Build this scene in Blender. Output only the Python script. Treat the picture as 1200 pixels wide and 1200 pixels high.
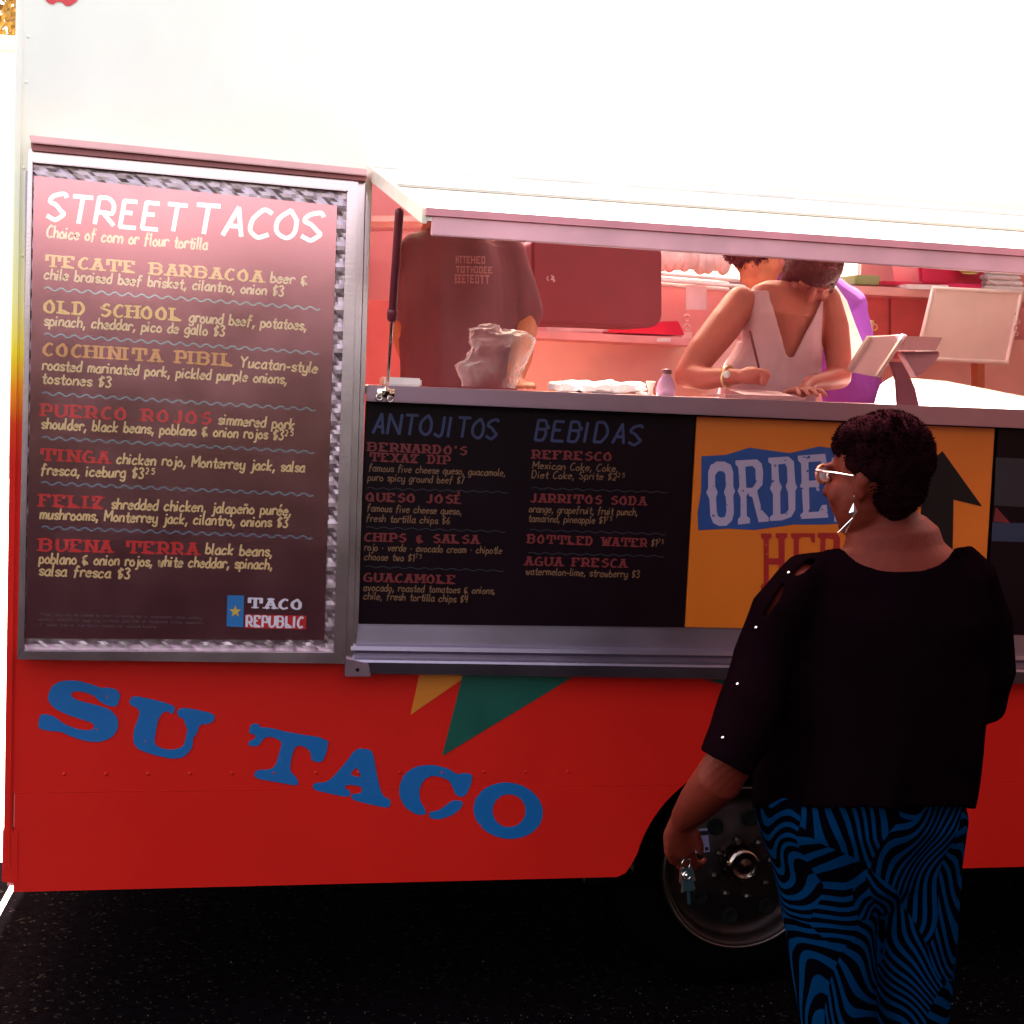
import bpy, bmesh, math, random
from mathutils import Vector as V, Matrix, noise
random.seed(7)
R = math.radians
S = bpy.context.scene
for o in list(bpy.data.objects): bpy.data.objects.remove(o)
col = S.collection

# ------------------------------------------------------------------ camera
FOC, YAW, PIT, ROL, CAMH, CAMD = 1700.0, R(11.686), R(5.098), R(2.608), 1.76, 3.8
fwd = V((math.sin(YAW)*math.cos(PIT), math.cos(YAW)*math.cos(PIT), -math.sin(PIT)))
r0 = V((math.cos(YAW), -math.sin(YAW), 0)); u0 = r0.cross(fwd)
rt = r0*math.cos(ROL) + u0*math.sin(ROL); up = -r0*math.sin(ROL) + u0*math.cos(ROL)
CAM = V((0, -CAMD, CAMH))
cd = bpy.data.cameras.new('camera'); cam = bpy.data.objects.new('camera', cd); col.objects.link(cam)
m = Matrix.Identity(4)
for i in range(3):
    m[i][0] = rt[i]; m[i][1] = up[i]; m[i][2] = -fwd[i]; m[i][3] = CAM[i]
cam.matrix_world = m
cd.sensor_width = 36; cd.lens = 36*FOC/1200; cd.clip_start = .05; cd.clip_end = 600
S.camera = cam

# ------------------------------------------------------------------ light
SUN_EL, SUN_AZ = R(56), R(4)            # azimuth from +Y (behind the truck) towards +X
w = bpy.data.worlds.new('World'); S.world = w; w.use_nodes = True
nt = w.node_tree; nt.nodes.clear()
sky = nt.nodes.new('ShaderNodeTexSky'); sky.sky_type = 'NISHITA'; sky.sun_disc = False
sky.sun_elevation = SUN_EL; sky.sun_rotation = SUN_AZ; sky.dust_density = 4.0; sky.ozone_density = .3; sky.air_density = .8
mixn = nt.nodes.new('ShaderNodeMix'); mixn.data_type = 'RGBA'; mixn.blend_type = 'MULTIPLY'; mixn.inputs[0].default_value = 1
mixn.inputs[7].default_value = (1.0, .765, .555, 1)       # warm film-like white balance of the hazy sky
bg = nt.nodes.new('ShaderNodeBackground'); bg.inputs[1].default_value = .15
out = nt.nodes.new('ShaderNodeOutputWorld')
nt.links.new(sky.outputs[0], mixn.inputs[6]); nt.links.new(mixn.outputs[2], bg.inputs[0]); nt.links.new(bg.outputs[0], out.inputs[0])
sd = bpy.data.lights.new('sun', 'SUN'); sd.energy = 3.0; sd.angle = R(.5); sd.color = (1, .93, .84)
sun = bpy.data.objects.new('sun', sd); col.objects.link(sun)
SD = V((math.sin(SUN_AZ)*math.cos(SUN_EL), math.cos(SUN_AZ)*math.cos(SUN_EL), math.sin(SUN_EL)))
sun.rotation_euler = SD.to_track_quat('Z', 'Y').to_euler(); sun.location = (0, 8, 12)
vs = S.view_settings; vs.view_transform = 'Standard'; vs.look = 'None'; vs.gamma = 1; vs.use_curve_mapping = False
vs.exposure = 3.35

# ------------------------------------------------------------------ placing helpers: photograph ray met with a real plane
def ray(px, py): return fwd + rt*((px-600)/FOC) - up*((py-600)/FOC)
def at(px, py, Y=0.0):
    d = ray(px, py); return CAM + d*((Y-CAM.y)/d.y)
def ground(px, py):
    d = ray(px, py); return CAM + d*(-CAM.z/d.z)
def pxm(px, py, Y): return (at(px, py, Y)-CAM).dot(fwd)/FOC     # metres per photo pixel there

# ------------------------------------------------------------------ materials
MC = {}
def mat(name, c, rough=.6, metal=0.0, var=.12, scale=8, bump=0.0, bscale=60, spec=.5, **kw):
    if name in MC: return MC[name]
    M = bpy.data.materials.new(name); M.use_nodes = True; t = M.node_tree; b = t.nodes['Principled BSDF']
    b.inputs['Roughness'].default_value = rough; b.inputs['Metallic'].default_value = metal
    b.inputs['Specular IOR Level'].default_value = spec
    for k, v in kw.items(): b.inputs[k.replace('_', ' ')].default_value = v
    tc = t.nodes.new('ShaderNodeTexCoord'); n = t.nodes.new('ShaderNodeTexNoise'); n.inputs['Scale'].default_value = scale
    n.inputs['Detail'].default_value = 6
    t.links.new(tc.outputs['Object'], n.inputs['Vector'])
    mr = t.nodes.new('ShaderNodeMapRange'); mr.inputs[1].default_value = .3; mr.inputs[2].default_value = .7
    mr.inputs[3].default_value = 1-var; mr.inputs[4].default_value = 1+var
    t.links.new(n.outputs[0], mr.inputs[0])
    vm = t.nodes.new('ShaderNodeVectorMath'); vm.operation = 'SCALE'; vm.inputs[0].default_value = c[:3]
    t.links.new(mr.outputs[0], vm.inputs[3]); t.links.new(vm.outputs[0], b.inputs['Base Color'])
    rr = t.nodes.new('ShaderNodeMapRange'); rr.inputs[3].default_value = max(.02, rough-.07); rr.inputs[4].default_value = min(1, rough+.07)
    t.links.new(n.outputs[0], rr.inputs[0]); t.links.new(rr.outputs[0], b.inputs['Roughness'])
    if bump:
        n2 = t.nodes.new('ShaderNodeTexNoise'); n2.inputs['Scale'].default_value = bscale; n2.inputs['Detail'].default_value = 5
        t.links.new(tc.outputs['Object'], n2.inputs['Vector'])
        bp = t.nodes.new('ShaderNodeBump'); bp.inputs['Strength'].default_value = bump; bp.inputs['Distance'].default_value = .01
        t.links.new(n2.outputs[0], bp.inputs['Height']); t.links.new(bp.outputs[0], b.inputs['Normal'])
    MC[name] = M; return M

RED = (.53, .012, .008)
def livery():
    M = mat('truck livery paint', RED, .36, var=.06, scale=3, bump=.06, bscale=7, spec=.14); t = M.node_tree; b = t.nodes['Principled BSDF']
    tc = [n for n in t.nodes if n.type == 'TEX_COORD'][0]
    sx = t.nodes.new('ShaderNodeSeparateXYZ'); t.links.new(tc.outputs['Object'], sx.inputs[0])
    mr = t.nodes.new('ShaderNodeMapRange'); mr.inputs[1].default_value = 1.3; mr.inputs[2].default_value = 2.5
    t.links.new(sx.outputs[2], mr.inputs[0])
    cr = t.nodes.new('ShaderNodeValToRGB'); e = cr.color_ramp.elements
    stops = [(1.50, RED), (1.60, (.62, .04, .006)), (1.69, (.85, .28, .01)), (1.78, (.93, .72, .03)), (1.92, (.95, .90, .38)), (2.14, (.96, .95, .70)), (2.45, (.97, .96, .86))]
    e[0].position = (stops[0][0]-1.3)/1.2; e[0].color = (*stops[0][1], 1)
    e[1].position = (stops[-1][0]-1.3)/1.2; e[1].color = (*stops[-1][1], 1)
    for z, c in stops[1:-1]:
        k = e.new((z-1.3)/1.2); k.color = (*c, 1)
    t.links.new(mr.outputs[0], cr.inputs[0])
    # large soft grime mottling and faint vertical streaks: wear that belongs to the paint
    mp = t.nodes.new('ShaderNodeMapping'); mp.inputs['Scale'].default_value = (3.2, 3.2, 2.2); t.links.new(tc.outputs['Object'], mp.inputs[0])
    n = t.nodes.new('ShaderNodeTexNoise'); n.inputs['Scale'].default_value = 1.2; n.inputs['Detail'].default_value = 7; t.links.new(mp.outputs[0], n.inputs['Vector'])
    m2 = t.nodes.new('ShaderNodeMapRange'); m2.inputs[1].default_value = .35; m2.inputs[2].default_value = .7; m2.inputs[3].default_value = .955; m2.inputs[4].default_value = 1.03
    t.links.new(n.outputs[0], m2.inputs[0])
    vm = t.nodes.new('ShaderNodeVectorMath'); vm.operation = 'SCALE'; t.links.new(cr.outputs[0], vm.inputs[0]); t.links.new(m2.outputs[0], vm.inputs[3])
    t.links.new(vm.outputs[0], b.inputs['Base Color'])
    return M
M_LIV = livery()
def chipped(name, c, c2, amount=.62, scale=90, rough=.5):
    M = mat(name, c, rough); t = M.node_tree; b = t.nodes['Principled BSDF']
    tc = [n for n in t.nodes if n.type == 'TEX_COORD'][0]
    n = t.nodes.new('ShaderNodeTexNoise'); n.inputs['Scale'].default_value = scale; n.inputs['Detail'].default_value = 3; t.links.new(tc.outputs['Object'], n.inputs['Vector'])
    g = t.nodes.new('ShaderNodeMath'); g.operation = 'GREATER_THAN'; g.inputs[1].default_value = amount; t.links.new(n.outputs[0], g.inputs[0])
    mx = t.nodes.new('ShaderNodeMix'); mx.data_type = 'RGBA'; mx.inputs[6].default_value = (*c, 1); mx.inputs[7].default_value = (*c2, 1)
    t.links.new(g.outputs[0], mx.inputs[0]); t.links.new(mx.outputs[2], b.inputs['Base Color']); return M
def asphalt():
    M = mat('asphalt', (.0030, .0021, .0028), 1.0, spec=.0, var=.3, scale=30, bump=.6, bscale=220); t = M.node_tree; b = t.nodes['Principled BSDF']
    tc = [n for n in t.nodes if n.type == 'TEX_COORD'][0]
    v = t.nodes.new('ShaderNodeTexVoronoi'); v.inputs['Scale'].default_value = 110; t.links.new(tc.outputs['Object'], v.inputs['Vector'])
    sc = t.nodes.new('ShaderNodeSeparateColor'); t.links.new(v.outputs['Color'], sc.inputs[0])
    g = t.nodes.new('ShaderNodeMath'); g.operation = 'GREATER_THAN'; g.inputs[1].default_value = .965; t.links.new(sc.outputs[0], g.inputs[0])
    src = b.inputs['Base Color'].links[0].from_socket
    mx = t.nodes.new('ShaderNodeMix'); mx.data_type = 'RGBA'; mx.inputs[7].default_value = (.014, .010, .009, 1)
    t.links.new(g.outputs[0], mx.inputs[0]); t.links.new(src, mx.inputs[6]); t.links.new(mx.outputs[2], b.inputs['Base Color']); return M
M_ASPH = asphalt()
def brushed(name, c, rough=.32, sc=(1, 60, 60)):
    M = mat(name, c, rough, 1.0, var=.08, scale=5); t = M.node_tree; b = t.nodes['Principled BSDF']
    tc = [n for n in t.nodes if n.type == 'TEX_COORD'][0]
    mp = t.nodes.new('ShaderNodeMapping'); mp.inputs['Scale'].default_value = sc; t.links.new(tc.outputs['Object'], mp.inputs[0])
    n = t.nodes.new('ShaderNodeTexNoise'); n.inputs['Scale'].default_value = 6; n.inputs['Detail'].default_value = 4; t.links.new(mp.outputs[0], n.inputs['Vector'])
    bp = t.nodes.new('ShaderNodeBump'); bp.inputs['Strength'].default_value = .05; bp.inputs['Distance'].default_value = .003
    t.links.new(n.outputs[0], bp.inputs['Height']); t.links.new(bp.outputs[0], b.inputs['Normal']); return M
M_ALU = brushed('brushed aluminium', (.31, .25, .32), .36)
M_ALU2 = brushed('worn aluminium edge', (.34, .21, .26), .42)
M_ALUF = brushed('case frame aluminium', (.62, .48, .53), .24)
M_QUILT = mat('quilted stainless steel', (.46, .34, .38), .34, 1.0, var=.25, scale=30)
M_STEEL = brushed('kitchen stainless steel', (.80, .60, .60), .3)  # rose tone of the veiling glare put into the steel colour
M_CHROME = mat('chrome', (.75, .68, .62), .08, 1.0, var=.03)
M_SILVER = mat('bright silver', (.95, .9, .88), .12, 1.0, var=.02)
M_BOARD = mat('glare tinted black menu print', (.007, .003, .005), .18, var=.1, IOR=6.0, Specular_Tint=(1, .42, .50, 1))  # strong gloss and pink tint stand in for veiling glare
M_BOARD2 = mat('black menu print under counter', (.007, .002, .004), .35, var=.1, spec=.1)
M_ORANGE = mat('orange sign vinyl', (.58, .125, .004), .42, var=.06, scale=4, bump=.08, bscale=5)
M_BLACKP = mat('black vinyl', (.006, .003, .004), .5, spec=.2)
M_RUBBER = mat('tyre rubber', (.002, .0015, .002), .95, bump=.1, spec=.0)
M_DARK = mat('dark underbody', (.003, .003, .003), .9, spec=.1)
M_RIM = mat('painted steel wheel rim', (.030, .018, .018), .45, .85, var=.2, scale=20)
M_YEL = mat('yellow print', (.88, .58, .08), .18, IOR=6.0, Specular_Tint=(1, .62, .6, 1))  # menu inks get the board's raised gloss, mostly pink tinted, for the glare
M_ORY = mat('amber print', (.72, .30, .03), .18, IOR=6.0, Specular_Tint=(1, .6, .6, 1))
M_REDP = mat('red print', (.42, .008, .010), .25, IOR=2.4, Specular_Tint=(1, .6, .6, 1))
M_CREAM = mat('cream handwriting print', (.85, .56, .24), .18, IOR=6.0, Specular_Tint=(1, .75, .7, 1))
M_LBLUE = mat('pale blue print', (.60, .72, .78), .18, IOR=6.0)
M_WAVE = mat('blue wave print', (.10, .17, .28), .18, IOR=6.0)
M_MBLUE = mat('muted blue print', (.018, .022, .085), .55)
M_GREYP = mat('grey small print', (.06, .04, .05), .6)
M_DULLRED = mat('dull red print', (.13, .002, .003), .55)
M_DULLTAN = mat('dull tan print', (.15, .062, .024), .55)
M_DULLWAVE = mat('faint wave print', (.010, .007, .016), .55)
M_LOGOB = mat('logo blue', (.006, .11, .33), .5)
M_WHITEP = mat('white print', (.55, .48, .56), .5)
M_BLUEL = chipped('blue painted letters', (.003, .096, .30), (.34, .02, .03), .70, 60, .38)
M_GREEN = mat('green painted triangle', (.002, .065, .045), .4)
M_ORT = mat('orange painted triangle', (.55, .16, .012), .4)
M_SKIN = mat('dark brown skin', (.105, .013, .007), .55, spec=.12, var=.12, scale=14, bump=.12, bscale=160, Subsurface_Weight=.0)
M_SKIN2 = mat('brown skin', (.46, .12, .10), .5, var=.1, scale=14)
M_SKIN3 = mat('tan skin', (.55, .20, .11), .5, var=.1, scale=14)
M_HAIR = mat('short black hair', (.009, .0020, .0030), .95, var=.3, bump=.6, bscale=150, spec=.0)
M_HAIR2 = mat('dark brown hair', (.13, .024, .034), .7, var=.2, bump=.4, bscale=120)
M_TOP = mat('black stretch fabric', (.0028, .0009, .0017), .95, var=.25, scale=5, bump=.2, bscale=300, spec=.0)
M_WALLIN = mat('glare tinted interior wall', (.84, .34, .34), .55, var=.08, scale=3)  # pink of the veiling glare put into the wall colour
M_WALLIN2 = mat('glare tinted light panel', (.92, .60, .56), .5, var=.06)  # panels hold the same glare pink, a step lighter
M_WHITE = mat('white enamel', (.86, .82, .80), .4)
M_PAPER = mat('white paper', (.9, .86, .86), .7)

def op_art():
    M = mat('blue and black op art print', (.01, .1, .3), .75); t = M.node_tree; b = t.nodes['Principled BSDF']; N = t.nodes.new; L = t.links.new
    tc = [n for n in t.nodes if n.type == 'TEX_COORD'][0]
    mp = N('ShaderNodeMapping'); mp.inputs['Scale'].default_value = (1, 1, .72); L(tc.outputs['Object'], mp.inputs[0])
    nz = N('ShaderNodeTexNoise'); nz.inputs['Scale'].default_value = 5.5; nz.inputs['Detail'].default_value = 0; L(mp.outputs[0], nz.inputs['Vector'])
    ad = N('ShaderNodeVectorMath'); ad.operation = 'MULTIPLY_ADD'; ad.inputs[1].default_value = (.16, .16, .16); L(nz.outputs['Color'], ad.inputs[0]); L(mp.outputs[0], ad.inputs[2])
    vo = N('ShaderNodeTexVoronoi'); vo.inputs['Scale'].default_value = 4.6; L(ad.outputs[0], vo.inputs['Vector'])
    sc = N('ShaderNodeSeparateColor'); L(vo.outputs['Color'], sc.inputs[0])
    cn = N('ShaderNodeVectorMath'); cn.operation = 'SUBTRACT'; cn.inputs[1].default_value = (.5, .5, .5); L(vo.outputs['Color'], cn.inputs[0])
    nm = N('ShaderNodeVectorMath'); nm.operation = 'NORMALIZE'; L(cn.outputs[0], nm.inputs[0])
    dt = N('ShaderNodeVectorMath'); dt.operation = 'DOT_PRODUCT'; L(nm.outputs[0], dt.inputs[0]); L(ad.outputs[0], dt.inputs[1])
    fr = N('ShaderNodeMapRange'); fr.inputs[3].default_value = 120; fr.inputs[4].default_value = 620; L(sc.outputs[1], fr.inputs[0])
    n2 = N('ShaderNodeTexNoise'); n2.inputs['Scale'].default_value = 9; n2.inputs['Detail'].default_value = 0; L(mp.outputs[0], n2.inputs['Vector'])
    mu = N('ShaderNodeMath'); mu.operation = 'MULTIPLY'; L(dt.outputs['Value'], mu.inputs[0]); L(fr.outputs[0], mu.inputs[1])
    m3 = N('ShaderNodeMath'); m3.operation = 'MULTIPLY_ADD'; m3.inputs[1].default_value = 22; L(n2.outputs[0], m3.inputs[0]); L(mu.outputs[0], m3.inputs[2])
    si = N('ShaderNodeMath'); si.operation = 'SINE'; L(m3.outputs[0], si.inputs[0])
    g = N('ShaderNodeMath'); g.operation = 'GREATER_THAN'; g.inputs[1].default_value = .12; L(si.outputs[0], g.inputs[0])
    mx = N('ShaderNodeMix'); mx.data_type = 'RGBA'; mx.inputs[6].default_value = (.001, .001, .0025, 1); mx.inputs[7].default_value = (.0006, .019, .064, 1)
    L(g.outputs[0], mx.inputs[0]); L(mx.outputs[2], b.inputs['Base Color']); b.inputs['Specular IOR Level'].default_value = .0; return M
M_PANTS = op_art()
def film(name, tint=(1, 1, 1), dens=.28):
    M = bpy.data.materials.new(name); M.use_nodes = True; t = M.node_tree; t.nodes.clear(); N = t.nodes.new; L = t.links.new
    tr = N('ShaderNodeBsdfTransparent'); tr.inputs[0].default_value = (*tint, 1)
    gl = N('ShaderNodeBsdfPrincipled'); gl.inputs['Base Color'].default_value = (.95, .85, .88, 1); gl.inputs['Roughness'].default_value = .18
    lw = N('ShaderNodeLayerWeight'); lw.inputs[0].default_value = dens
    tc = N('ShaderNodeTexCoord'); nz = N('ShaderNodeTexNoise'); nz.inputs['Scale'].default_value = 22; nz.inputs['Detail'].default_value = 6; L(tc.outputs['Object'], nz.inputs['Vector'])
    mr = N('ShaderNodeMapRange'); mr.inputs[1].default_value = .5; mr.inputs[2].default_value = .75; mr.inputs[4].default_value = .16; L(nz.outputs[0], mr.inputs[0])
    a = N('ShaderNodeMath'); a.operation = 'ADD'; a.use_clamp = True; L(lw.outputs[1], a.inputs[0]); L(mr.outputs[0], a.inputs[1])
    mx = N('ShaderNodeMixShader'); L(a.outputs[0], mx.inputs[0]); L(tr.outputs[0], mx.inputs[1]); L(gl.outputs[0], mx.inputs[2])
    o = N('ShaderNodeOutputMaterial'); L(mx.outputs[0], o.inputs[0]); return M
M_FILM = film('clear plastic film', dens=.22)

# ------------------------------------------------------------------ mesh helpers
class MB:
    def __init__(s): s.v = []; s.f = []
    def add(s, vs, fs):
        k = len(s.v); s.v += [V(p) for p in vs]; s.f += [tuple(i+k for i in f) for f in fs]; return s
    def box(s, a, b):
        x0, y0, z0 = a; x1, y1, z1 = b
        return s.add([(x0,y0,z0),(x1,y0,z0),(x1,y1,z0),(x0,y1,z0),(x0,y0,z1),(x1,y0,z1),(x1,y1,z1),(x0,y1,z1)],
                     [(0,3,2,1),(4,5,6,7),(0,1,5,4),(1,2,6,5),(2,3,7,6),(3,0,4,7)])
    def prism(s, pts, off):                 # planar polygon extruded by the vector off (given front first)
        n = len(pts); o = V(off)
        return s.add([V(p) for p in pts]+[V(p)+o for p in pts], [tuple(range(n)), tuple(range(2*n-1, n-1, -1))]+[(i, i+n, (i+1) % n+n, (i+1) % n) for i in range(n)])
    def obox(s, c, ux, uy, uz):             # oriented box, half-vectors
        c, ux, uy, uz = map(V, (c, ux, uy, uz))
        P = [c+ux*i+uy*j+uz*k for k in (-1, 1) for i, j in ((-1,-1),(1,-1),(1,1),(-1,1))]
        return s.add(P, [(0,3,2,1),(4,5,6,7),(0,1,5,4),(1,2,6,5),(2,3,7,6),(3,0,4,7)])
    def tube(s, pts, rad, n=16, ref=None, cap=True):
        pts = [V(p) for p in pts]; N = len(pts)
        if not isinstance(rad, (list, tuple)): rad = [rad]*N
        rad = [(r, r) if not isinstance(r, (tuple, list)) else r for r in rad]
        ref = V(ref) if ref else V((.13, .2, .97)); rings = []; u = None
        for i in range(N):
            t = (pts[min(i+1, N-1)]-pts[max(i-1, 0)]).normalized()
            if u is None or True:
                uu = t.cross(ref)
                if uu.length < 1e-3: uu = t.cross(V((1, .3, 0)))
                uu.normalize()
                if u is not None and uu.dot(u) < 0: uu = -uu
                u = uu
            v = u.cross(t).normalized()
            rings.append((pts[i], u.copy(), v, rad[i], t))
        full = []
        if cap:
            p, a, b, r, t = rings[0]; m = min(r)
            for q in (80, 50, 25): full.append((p-t*m*math.sin(R(q)), a, b, (r[0]*math.cos(R(q)), r[1]*math.cos(R(q)))))
        full += [x[:4] for x in rings]
        if cap:
            p, a, b, r, t = rings[-1]; m = min(r)
            for q in (25, 50, 80): full.append((p+t*m*math.sin(R(q)), a, b, (r[0]*math.cos(R(q)), r[1]*math.cos(R(q)))))
        k = len(s.v)
        for p, a, b, r in full:
            for j in range(n):
                th = 2*math.pi*j/n; s.v.append(p+a*(math.cos(th)*r[0])+b*(math.sin(th)*r[1]))
        for i in range(len(full)-1):
            for j in range(n):
                s.f.append((k+i*n+j, k+i*n+(j+1) % n, k+(i+1)*n+(j+1) % n, k+(i+1)*n+j))
        s.f.append(tuple(k+j for j in range(n))[::-1]); s.f.append(tuple(k+(len(full)-1)*n+j for j in range(n)))
        return s
    def ell(s, c, ax, ay, az, seg=20, rng=12):   # ellipsoid with axis vectors
        c, ax, ay, az = map(V, (c, ax, ay, az)); k = len(s.v)
        for i in range(1, rng):
            ph = math.pi*i/rng
            for j in range(seg):
                th = 2*math.pi*j/seg; s.v.append(c+ax*(math.sin(ph)*math.cos(th))+ay*(math.sin(ph)*math.sin(th))+az*math.cos(ph))
        s.v += [c+az, c-az]; T = len(s.v)-2
        for i in range(rng-2):
            for j in range(seg):
                s.f.append((k+i*seg+j, k+(i+1)*seg+j, k+(i+1)*seg+(j+1) % seg, k+i*seg+(j+1) % seg))
        for j in range(seg):
            s.f.append((T, k+j, k+(j+1) % seg)); s.f.append((T+1, k+(rng-2)*seg+(j+1) % seg, k+(rng-2)*seg+j))
        return s
    def lathe(s, c, ax, prof, n=40):        # prof: list of (distance along ax, radius)
        c = V(c); ax = V(ax).normalized(); a = ax.cross(V((0, 0, 1))) if abs(ax.z) < .9 else ax.cross(V((1, 0, 0))); a.normalize(); b = ax.cross(a); k = len(s.v)
        for h, r in prof:
            for j in range(n):
                th = 2*math.pi*j/n; s.v.append(c+ax*h+a*(r*math.cos(th))+b*(r*math.sin(th)))
        for i in range(len(prof)-1):
            for j in range(n): s.f.append((k+i*n+j, k+i*n+(j+1) % n, k+(i+1)*n+(j+1) % n, k+(i+1)*n+j))
        return s
    def torus(s, c, ax, R_, r, n=28, m=8, sx=1, sy=1):
        c = V(c); ax = V(ax).normalized(); a = ax.cross(V((0, 0, 1))); a = a.normalized() if a.length > .1 else V((1, 0, 0)); b = ax.cross(a); k = len(s.v)
        for i in range(n):
            th = 2*math.pi*i/n; d = a*(math.cos(th)*sx)+b*(math.sin(th)*sy)
            for j in range(m):
                ph = 2*math.pi*j/m; s.v.append(c+d*(R_+r*math.cos(ph))+ax*(r*math.sin(ph)))
        for i in range(n):
            for j in range(m): s.f.append((k+i*m+j, k+((i+1) % n)*m+j, k+((i+1) % n)*m+(j+1) % m, k+i*m+(j+1) % m))
        return s

def wloc(o):
    l = V((0, 0, 0))
    while o: l += o.location; o = o.parent
    return l
def link(name, mb, material, parent=None, smooth=False, bevel=0, label=None, kind=None):
    if isinstance(mb, MB):
        me = bpy.data.meshes.new(name); off = wloc(parent) if parent else V((0, 0, 0))
        me.from_pydata([v-off for v in mb.v], [], mb.f); me.validate()
        bm = bmesh.new(); bm.from_mesh(me); bmesh.ops.recalc_face_normals(bm, faces=bm.faces) if not getattr(mb, 'flat', False) else None
        if bevel: bmesh.ops.bevel(bm, geom=[e for e in bm.edges if len(e.link_faces) == 2 and e.calc_face_angle(0) > .6], offset=bevel, segments=2, affect='EDGES', clamp_overlap=True)
        bm.to_mesh(me); bm.free()
    else: me = mb
    me.materials.clear(); me.materials.append(material)
    if smooth:
        for p in me.polygons: p.use_smooth = True
    o = bpy.data.objects.new(name, me); col.objects.link(o)
    if parent: o.parent = parent
    if label: o['label'] = label
    if kind: o['kind'] = kind
    return o
def thing(name, label, cat, loc, group=None):
    o = bpy.data.objects.new(name, None); o.empty_display_size = .1; o.location = loc; col.objects.link(o)
    o['label'] = label; o['category'] = cat
    if group: o['group'] = group
    return o
def solo(name, mb, material, label, cat, group=None, **k):
    o = link(name, mb, material, None, **k); o['label'] = label; o['category'] = cat
    if group: o['group'] = group
    return o
def fuse(mb, voxel=.006, it=4, parent=None, cut=None, fac=.5):
    """union overlapping closed shapes into ONE continuous smooth surface; returns a mesh in parent space"""
    me = bpy.data.meshes.new('tmp'); me.from_pydata(mb.v, [], mb.f)
    bm = bmesh.new(); bm.from_mesh(me); bmesh.ops.recalc_face_normals(bm, faces=bm.faces); bm.to_mesh(me); bm.free()
    o = bpy.data.objects.new('tmp', me); col.objects.link(o)
    a = o.modifiers.new('r', 'REMESH'); a.mode = 'VOXEL'; a.voxel_size = voxel
    b = o.modifiers.new('s', 'SMOOTH'); b.iterations = it; b.factor = fac
    dg = bpy.context.evaluated_depsgraph_get(); ev = o.evaluated_get(dg); me2 = bpy.data.meshes.new_from_object(ev)
    bpy.data.objects.remove(o)
    off = wloc(parent) if parent else V((0, 0, 0))
    bm = bmesh.new(); bm.from_mesh(me2)
    if cut: bmesh.ops.delete(bm, geom=[v for v in bm.verts if cut(v.co)], context='VERTS')
    for v in bm.verts: v.co -= off
    for f in bm.faces: f.smooth = True
    bm.to_mesh(me2); bm.free(); return me2
def soften(bm, it=8):                        # smooth cut hems along themselves
    bv = {v: [e.other_vert(v) for e in v.link_edges if e.is_boundary] for v in bm.verts if v.is_boundary}
    for _ in range(it):
        nw = {v: v.co*.5+(sum((n.co for n in ns), V((0, 0, 0)))/len(ns))*.5 for v, ns in bv.items() if ns}
        for v, c in nw.items(): v.co = c
def pq(x0, y0, x1, y1, Y, d, taper=None):   # slab whose front face fills a photo rectangle on plane Y, d deep
    return MB().prism([at(x0, y0, Y), at(x0, y1, Y), at(x1, y1, Y), at(x1, y0, Y)], (0, d, 0))
def poly(pts, Y, d): return MB().prism([at(x, y, Y) for x, y in pts], (0, d, 0))

# flat print: polygons triangulated with holes
def print_poly(loops, Y, off=None):
    from mathutils.geometry import tessellate_polygon
    L3 = [[at(x, y, Y) for x, y in lp] for lp in loops]; tris = tessellate_polygon(L3); vs = [p for l in L3 for p in l]
    mb = MB(); mb.add(vs, [tuple(t) for t in tris]); return mb
def smoothloop(p, k=2):
    for _ in range(k):
        q = []
        for i in range(len(p)):
            a = p[i]; b = p[(i+1) % len(p)]
            q += [(a[0]*.78+b[0]*.22, a[1]*.78+b[1]*.22), (a[0]*.22+b[0]*.78, a[1]*.22+b[1]*.78)]
        p = q
    return p

# ------------------------------------------------------------------ lettering (stroke alphabets drawn for this scene)
DY = {'z': -1, 'y': -2, 'x': -3}
HW = {  # handwriting: strokes of xy digit pairs; 9 = cap height, 5 = x-height, z y x = below the line
 'a':(5,'452503012041 454150'),'b':(5,'0900 032543412001'),'c':(5,'442503012041'),'d':(5,'452503012041 4940'),'e':(5,'0343442503012041'),
 'f':(5,'4839281z 0545'),'g':(5,'452503012041 454y2x0y'),'h':(5,'0900 03254440'),'i':(2,'0500 0708'),'j':(3,'252y0x 2728'),'k':(5,'0900 4502 0240'),
 'l':(2,'090110'),'m':(7,'0500 03153430 33456460'),'n':(5,'0500 03254440'),'ñ':(5,'0500 03254440 07182738'),'o':(5,'250301204143 4325'),
 'p':(5,'050x 042543412001'),'q':(5,'452503012041 454x5y'),'r':(4,'0500 03153544'),'s':(4,'4425041332412001'),'t':(4,'28213040 0545'),
 'u':(5,'0501103145 4540'),'v':(5,'052045'),'w':(6,'05102430 304055'),'x':(5,'0540 4500'),'y':(5,'05012041 454y2x0y'),'z':(5,'0545 4500 0040'),
 'é':(5,'0343442503012041 2739'),
 '0':(5,'280602204246 4628'),'1':(3,'0729 2920'),'2':(5,'0728464400 0040'),'3':(5,'082947254341200 1'.replace(' ','')),'4':(5,'0904 0444 3930'),
 '5':(5,'4808 0805 0535422001'),'6':(5,'381502204143 432403'),'7':(5,'0949 4910'),'8':(5,'2806254220022546 4628'),'$':(5,'47380624432011 2910'),
 '&':(6,'472705243524 240220 204250 242z'),',':(2,'110y'),'-':(4,'0333'),'·':(3,'1314'),'.':(2,'0001'),'!':(2,'0903'),"'":(2,'0907'),'*':(3,'0827 0728'),
}
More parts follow.
